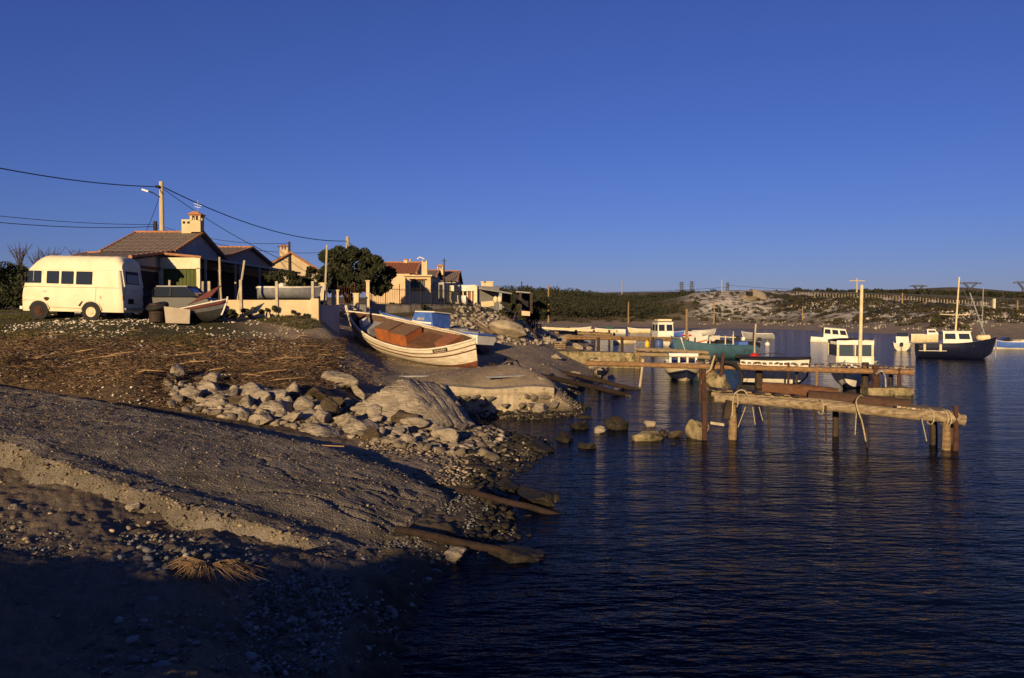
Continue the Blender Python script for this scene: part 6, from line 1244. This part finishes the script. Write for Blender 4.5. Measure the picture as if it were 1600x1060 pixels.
# ------------------------------------------------------------------ far fence, poles and pylons
ff = thing('far_fence', 'row of pale concrete posts along the ridge above the hillside', 'fence', A(1400, 470, 250))
for k in range(64):
    px_ = 1245 + k * 4.7; D = 236 - k * .75; x, y, z = A(px_, 458 + (px_ - 1245) * .055, D); z = gz1(x, D); MB().box((x, y, z + .5), (.15, .15, 1.3 + .5 * random.random())).build('post', CONC, ff, world=True)
for px_, tp, D, r_, lab in ((857, 446, 190, .28, 'pale pole standing before the woodland left of the jetties'), (982, 472, 200, .22, 'brown pole on the far beach above the third jetty'), (1116, 470, 195, .22, 'pole at the foot of the chalk slope'), (1410, 458, 190, .25, 'slim brown pole right of the tall cream mast'), (1254, 480, 180, .2, 'dark pole in the middle of the chalk hillside'), (1533, 470, 165, .18, 'thin pole right of the navy yacht mast'), (1590, 470, 150, .2, 'pole at the right picture edge on the hillside')):
    pole(px_, tp, D, r_ * .75, lab, mat=WOODG)
x, y, z = A(1553, 470, 150); o = thing('marker_post', 'thick pale square marker post on the right hillside', 'post', (x, y, gz1(x, y))); MB().box((x, y, z - 1.0), (.42, .42, 2.6)).build('shaft', CREAM, o, world=True); MB().box((x, y, z + .3), (.5, .5, .08)).build('cap', CREAM, o, world=True)
pole(1339, 435, 330, .35, 'crossarmed power pole on the ridge beside the tall cream mast', cross=True); pole(972, 439, 420, .25, 'thin mast on the skyline above the woodland', mat=STEEL); pole(1128, 437, 450, .3, 'thin mast on the skyline left of the chalk crest', mat=STEEL); pole(815, 440, 330, .25, 'thin pole on the wooded skyline behind the shelters', mat=WOODD)
PYL = M('pylon_steel', (.06, .065, .08), (.05, .055, .065), 4, .7)
def pylon(px, top, D, wpx, label, style):
    x, y, z = A(px, top, D); zb = gz1(x, D) - 1; w0 = wpx * D / F; h_ = z - zb; o = thing('pylon', label, 'pylon', (x, D, zb)); t_ = .16 * D / 600 + .34; q = MB()
    if style == 'cat':
        for a in (-1, 1): q.bar((x + a * w0 * .10, D, zb), (x + a * w0 * .06, D, zb + h_ * .55), t_); q.bar((x + a * w0 * .06, D, zb + h_ * .55), (x + a * w0 * .28, D, z - h_ * .1), t_); q.bar((x, D, zb + h_ * .55), (x + a * w0 * .18, D, z - h_ * .12), t_ * .7)
        for k in range(5): q.bar((x - w0 * .09, D, zb + h_ * .11 * k), (x + w0 * .09, D, zb + h_ * .11 * (k + 1)), t_ * .6); q.bar((x + w0 * .09, D, zb + h_ * .11 * k), (x - w0 * .09, D, zb + h_ * .11 * (k + 1)), t_ * .6)
        q.build('tower', PYL, o, world=True); q = MB(); q.bar((x - w0 / 2, D, z - h_ * .1), (x + w0 / 2, D, z - h_ * .1), t_); q.bar((x - w0 * .35, D, z - h_ * .02), (x + w0 * .35, D, z - h_ * .02), t_ * .8)
        for a in (-.5, -.28, 0, .28, .5): q.bar((x + a * w0, D, z - h_ * .1), (x + a * w0 * .8, D, z - h_ * .02 + abs(a) * .0), t_ * .6)
        q.build('crossarm', PYL, o, world=True)
    else:
        for a in (-1, 1): q.bar((x + a * w0 * .3, D, zb), (x + a * w0 * .14, D, z), t_)
        for k in range(6): s0 = .3 - .16 * k / 6; s1 = .3 - .16 * (k + 1) / 6; q.bar((x - w0 * s0, D, zb + h_ * k / 6), (x + w0 * s1, D, zb + h_ * (k + 1) / 6), t_ * .6); q.bar((x + w0 * s0, D, zb + h_ * k / 6), (x - w0 * s1, D, zb + h_ * (k + 1) / 6), t_ * .6)
        q.build('tower', PYL, o, world=True); q = MB()
        for k, l_ in ((.98, .4), (.80, .5), (.62, .42)): q.bar((x - w0 * l_, D, zb + h_ * k), (x + w0 * l_, D, zb + h_ * k), t_ * .9)
        q.build('crossarm', PYL, o, world=True)
pylon(1065, 441, 620, 9, 'left of the twin small pylons above the woodland', 'std'); pylon(1081, 440, 620, 9, 'right of the twin small pylons above the woodland', 'std'); pylon(1137, 442, 620, 7, 'small pylon right of the twin pylons', 'std')
pylon(1435, 446, 480, 28, 'wide pylon between the cream mast and the yacht mast', 'cat'); pylon(1516, 441, 450, 36, 'widest pylon just right of the yacht mast', 'cat'); pylon(1600, 440, 450, 34, 'pylon at the right picture edge', 'cat')
cable(A(780, 452, 600), A(1137, 449, 620), 3, .13, 'faint far power line over the woodland'); cable(A(1137, 446, 620), A(1435, 452, 480), 2, .10, 'faint far power line between the small and wide pylons'); cable(A(1435, 452, 480), A(1700, 446, 450), 3, .09, 'faint far power line at the right skyline')
# ------------------------------------------------------------------ strewn ground cover
def pxpts(n_, x0, x1, y0, y1, cond=None, dmax=60):
    """random places on the ground, spread evenly over the ground itself inside a stretch of shore"""
    corners = [onray(a, b_) for a in (x0, (x0 + x1) / 2, x1) for b_ in (y0, (y0 + y1) / 2, y1)]; xs = [c[0] for c in corners]; ys = [c[1] for c in corners]; out = np.zeros((0, 3)); it = 0
    while len(out) < n_ and it < 25:
        x = rng.uniform(min(xs) - .5, max(xs) + .5, n_ * 2); y = np.sqrt(rng.uniform(max(min(ys), 3) ** 2, max(ys) ** 2, n_ * 2)); y = rng.uniform(max(min(ys), 3) , max(ys), n_ * 2)
        z = gz(x, y); px_ = 800 + F * x / y; py_ = 488 + (H - z) * F / y; k = (px_ > x0) & (px_ < x1) & (py_ > y0) & (py_ < y1)
        if cond is not None: k &= cond(x, y, z, px_, py_)
        out = np.concatenate([out, np.stack([x, y, z], -1)[k]]); it += 1
    return out[:n_]
PEB = [rock_arr(800 + k, 1, 5, .05) for k in range(6)]
PEBM = M('beach_pebbles', (.30, .245, .17), (.13, .10, .065), 2, .85, island=.55, spots=((.62, .56, .45), 1.5, .64)); PEBG = M('shade_dark_grey_pebbles', (.20, .195, .18), (.085, .082, .075), 2, .8, island=.65); SHELL = M('white_shells', (.62, .56, .44), (.42, .36, .27), 3, .8, island=.35)  # grey foreground pebbles are also darkened to deepen the shade there
def inside_slab(x, y):
    return np.array([slab_z(a, b_) is not None for a, b_ in zip(x, y)]) if len(x) < 8000 else np.zeros(len(x), bool)
def strew(name, label, cat, P, smin, smax, mat, flat=.6, power=2.5, up=.3):
    n_ = len(P)
    if n_ == 0: return
    s_ = smin + (smax - smin) * rng.uniform(0, 1, n_) ** power; S_ = np.stack([s_ * rng.uniform(.8, 1.4, n_), s_ * rng.uniform(.7, 1.1, n_), s_ * flat * rng.uniform(.6, 1.1, n_)], -1); P = P.copy(); P[:, 2] += S_[:, 2] * up
    V_, F_ = scatter_arr(PEB, P, S_, rng.uniform(0, 6.3, n_)); return tag(np_obj(name, V_, F_, mat), label, cat, kind='stuff')
clump = lambda x, y, z, a, b_: fbm(x * 1.2, y * 1.2, 71, 3) > -.12
# pebbles: lit patch below the slipway, dark shore, wet gravel by the quay
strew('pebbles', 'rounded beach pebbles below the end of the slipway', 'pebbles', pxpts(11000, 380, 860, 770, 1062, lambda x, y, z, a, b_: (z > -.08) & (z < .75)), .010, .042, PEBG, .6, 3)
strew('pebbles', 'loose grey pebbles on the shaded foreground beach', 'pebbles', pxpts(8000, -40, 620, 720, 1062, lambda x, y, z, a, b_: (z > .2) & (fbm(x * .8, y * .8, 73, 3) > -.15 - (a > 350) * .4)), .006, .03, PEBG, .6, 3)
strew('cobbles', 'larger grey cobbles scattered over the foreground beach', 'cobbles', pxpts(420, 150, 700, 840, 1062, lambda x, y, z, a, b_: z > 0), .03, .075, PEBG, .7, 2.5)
strew('sand_stones', 'small pale stones on the sand under the slipway edge', 'stones', pxpts(900, -20, 520, 690, 880, lambda x, y, z, a, b_: z > .3), .012, .055, PEBM, .6, 2.5)
strew('gravel', 'tan wet gravel between the boulders and the quay', 'gravel', pxpts(16000, 560, 910, 608, 760, lambda x, y, z, a, b_: (z > -.1) & (z < .6)), .015, .07, PEBM, .6, 3.2)
strew('shore_gravel', 'gravel and small stones on the slip by the launching rails', 'gravel', pxpts(12000, 500, 960, 520, 640, lambda x, y, z, a, b_: (z > -.05)), .010, .06, PEBM, .5, 4)
strew('weedy_stones', 'dark weed-covered stones at the waterline', 'stones', pxpts(2600, 640, 930, 600, 860, lambda x, y, z, a, b_: (z > -.12) & (z < .13)), .04, .16, ROCKK, .6, 2)
strew('litter_stones', 'pale stones lying among the reed litter', 'stones', pxpts(1500, -30, 540, 535, 640, lambda x, y, z, a, b_: (b_ < 600 + .155 * a) & (fbm(x * .9, y * .9, 91, 3) > 0)), .012, .07, SHELL, .55, 3, .8)
strew('shells', 'white shells and stones strewn over the grass before the van', 'shells', pxpts(3600, -30, 480, 492, 560, lambda x, y, z, a, b_: fbm(x * .7, y * .7, 75, 3) > -.12), .016, .085, SHELL, .45, 2.4, .5)
HEAPM = M('heap_rubble', (.29, .24, .18), (.13, .105, .075), 2.5, .95, .8, 12, island=.45)
PEB2 = [rock_arr(860 + k, 2, 16, .02) for k in range(6)]; PEB0 = PEB; PEB = PEB2
strew('heap_rubble', 'small angular rubble filling the gaps of the boulder heap', 'rubble', pxpts(2600, 255, 790, 590, 720, lambda x, y, z, a, b_: (b_ > 596 + .10 * (a - 255)) & (b_ < 640 + .16 * (a - 255)) & (z > .05)), .03, .24, HEAPM, .65, 2.2, .35)
PEB = PEB0
# the crumbling face of the slip: pebbles standing out of the broken concrete
ei = rng.integers(0, NS, 5000); ej = rng.integers(0, 5, 5000); Pe = G[ei, ej] + np.concatenate([rng.normal(0, .03, (5000, 2)), rng.uniform(-.09, .02, (5000, 1))], 1)
strew('slip_edge_stones', 'pebbles breaking out of the crumbling slipway edge', 'pebbles', Pe, .010, .045, PEBM, .8, 3, .1)
# stones on the slip itself
ns = 12000; si = rng.integers(0, NS, ns); sj = (rng.uniform(0, 1, ns) ** .9 * (NT - 1)).astype(int); keep = rng.uniform(0, 1, ns) < (.4 + .6 * (si / NS) ** 2); P = S[si[keep], sj[keep]]; strew('slip_stones', 'stray pebbles lying on the concrete slipway', 'pebbles', P, .006, .028, PEBM, .6, 3.5)
# grass
def blades(P, hmin, hmax, wd, per, lean=.5):
    n_ = len(P) * per; B = np.repeat(P, per, 0) + np.concatenate([rng.normal(0, .05, (n_, 2)), np.zeros((n_, 1))], 1); a = rng.uniform(0, 6.3, n_); h_ = rng.uniform(hmin, hmax, n_); d = np.stack([np.cos(a), np.sin(a), np.zeros(n_)], -1); s_ = np.stack([-np.sin(a), np.cos(a), np.zeros(n_)], -1) * wd; t = B + d * (h_ * rng.uniform(.1, lean, n_))[:, None] + np.array([0, 0, 1]) * h_[:, None]
    return np.stack([B - s_, B + s_, t], 1).reshape(-1, 3), np.arange(n_ * 3).reshape(-1, 3)
V_, F_ = blades(pxpts(9000, -60, 500, 488, 548, lambda x, y, z, a, b_: (fbm(x * .35, y * .35, 77, 3) > -.10 + (a > 330) * .15)), .04, .13, .012, 5); tag(np_obj('grass', V_, F_, M('short_grass', (.055, .06, .02), (.09, .075, .03), 1, .9, island=.5)), 'short rough grass round the van', 'grass', kind='stuff')
V_, F_ = blades(pxpts(3000, 520, 850, 470, 530, lambda x, y, z, a, b_: z > 1.5), .08, .3, .02, 5); tag(np_obj('weeds', V_, F_, M('bank_weeds', (.06, .065, .025), (.11, .085, .04), 1, .9, island=.5)), 'rough weeds over the bank behind the boats', 'weeds', kind='stuff')
# driftwood and dry reed stalks
def sticks(P, l0, l1, r0, lift=.12, tilt=.22, dirsig=1.2):
    n_ = len(P); L_ = l0 + (l1 - l0) * rng.uniform(0, 1, n_) ** 2.2; a = rng.normal(-.35, dirsig, n_); e = rng.normal(.05, tilt, n_); d = np.stack([np.cos(a) * np.cos(e), np.sin(a) * np.cos(e), np.sin(e)], -1); c = P + np.array([0, 0, 1]) * (rng.uniform(0, lift, n_))[:, None]; r_ = r0 * rng.uniform(.4, 1.5, n_)
    u = np.cross(d, [0, 0, 1.0]); u /= np.linalg.norm(u, axis=1)[:, None]; v = np.cross(u, d); rings = []
    bend = rng.normal(0, .06, n_) * L_
    for t in (-.5, 0, .5):
        ce = c + d * (L_ * t)[:, None] + (u * bend[:, None] if t == 0 else 0)
        for k in range(3): q = 2.094 * k; rings.append(ce + (u * math.cos(q) + v * math.sin(q)) * (r_ * (1 if t < .4 else .6))[:, None])
    V_ = np.stack(rings, 1).reshape(-1, 3); f = []
    for s_ in (0, 3):
        for k in range(3): f += [(s_ + k, s_ + (k + 1) % 3, s_ + 3 + (k + 1) % 3), (s_ + k, s_ + 3 + (k + 1) % 3, s_ + 3 + k)]
    f += [(0, 2, 1), (6, 7, 8)]; f = np.array(f); return V_, (f[None] + (np.arange(n_) * 9)[:, None, None]).reshape(-1, 3)
DRIFT = M('dry_driftwood', (.36, .235, .115), (.17, .10, .05), 1.5, .95, island=.6); REED = M('brown_reed_litter', (.24, .155, .08), (.09, .058, .034), 1.5, .95, island=.55)
V_, F_ = sticks(pxpts(26000, -40, 560, 530, 680, lambda x, y, z, a, b_: (fbm(x * .5, y * .5, 79, 3) > -.25) & (a < 540 - (b_ - 545) * .3) & (b_ < 600 + .155 * a)), .05, .32, .006, .10); tag(np_obj('reed_litter', V_, F_, REED), 'brown reed and seaweed litter banked along the shore', 'litter', kind='stuff')
V_, F_ = sticks(pxpts(2400, -40, 600, 522, 606, lambda x, y, z, a, b_: fbm(x * .5, y * .5, 83, 3) > -.1), .12, .55, .007, .14); tag(np_obj('driftwood', V_, F_, DRIFT), 'pale driftwood sticks lying over the brown litter', 'driftwood', kind='stuff')
V_, F_ = sticks(np.concatenate([S[rng.integers(20, 190, 500), rng.integers(25, 100, 500)]]), .04, .22, .006, .02); tag(np_obj('slip_litter', V_, F_, REED), 'scraps of dry litter on the slipway', 'litter', kind='stuff')
for i in range(22):
    px_, py_ = ((215, 590), (235, 586), (262, 578), (300, 572), (330, 586), (355, 598), (185, 560), (150, 566), (415, 588), (450, 566), (380, 556), (480, 546), (290, 560), (120, 556), (60, 566), (330, 548), (440, 600), (390, 592), (505, 560), (530, 520), (470, 530), (560, 516))[i]
    p = Vector(onray(px_, py_)); a = random.uniform(-.9, .5); ln = random.uniform(.7, 1.5); d = Vector((math.cos(a), math.sin(a), random.uniform(-.05, .2))); q = MB().tube([p - d * ln / 2 + Vector((0, 0, .1)), p + Vector((random.uniform(-.1, .1), random.uniform(-.15, .15), .14)), p + d * ln / 2 + Vector((0, 0, .12))], [.022, .02, .009], 6, .2, i)
    tag(q.build('driftwood_branch', DRIFT, None), 'long pale driftwood branch lying on the brown litter bank', 'driftwood', 'driftwood branches')
# bundle of dry reeds at the foot of the slipway
p = Vector(onray(330, 905)); o = thing('reed_bundle', 'fan of dry reeds lying at the edge of the foreground shadow', 'reeds', p); q = MB()
for k in range(90):
    a = random.uniform(-3.6, .5); l_ = random.uniform(.2, .75); q.tube([(0, 0, .16), (math.cos(a) * l_ * .5, math.sin(a) * l_ * .4, .20 + random.uniform(-.05, .03)), (math.cos(a) * l_, math.sin(a) * l_ * .5, random.uniform(.0, .08))], [.004, .004, .002], 4)
q.build('stalks', REED, o)
for i, (px_, py_, l_, a, lab) in enumerate(((520, 732, .5, -.25, 'thin pale stick lying on the slipway'), (655, 590, 2.2, .15, 'grey plank lying on the boat slip'), (800, 590, 2.0, .5, 'blue-grey board lying at the edge of the quay'))):
    x, y, z = onray(px_, py_); z = (slab_z(x, y) or z) + .03 if i == 0 else z + .05; d = Vector((math.cos(a), math.sin(a), 0)) * l_ / 2; o = thing('stick' if i == 0 else 'plank', lab, 'stick' if i == 0 else 'plank', (x, y, z)); MB().bar(Vector((0, 0, 0)) - d, d, .02 if i == 0 else .22, .02 if i == 0 else .06).build('shaft' if i == 0 else 'board', DRIFT if i == 0 else GREY, o)
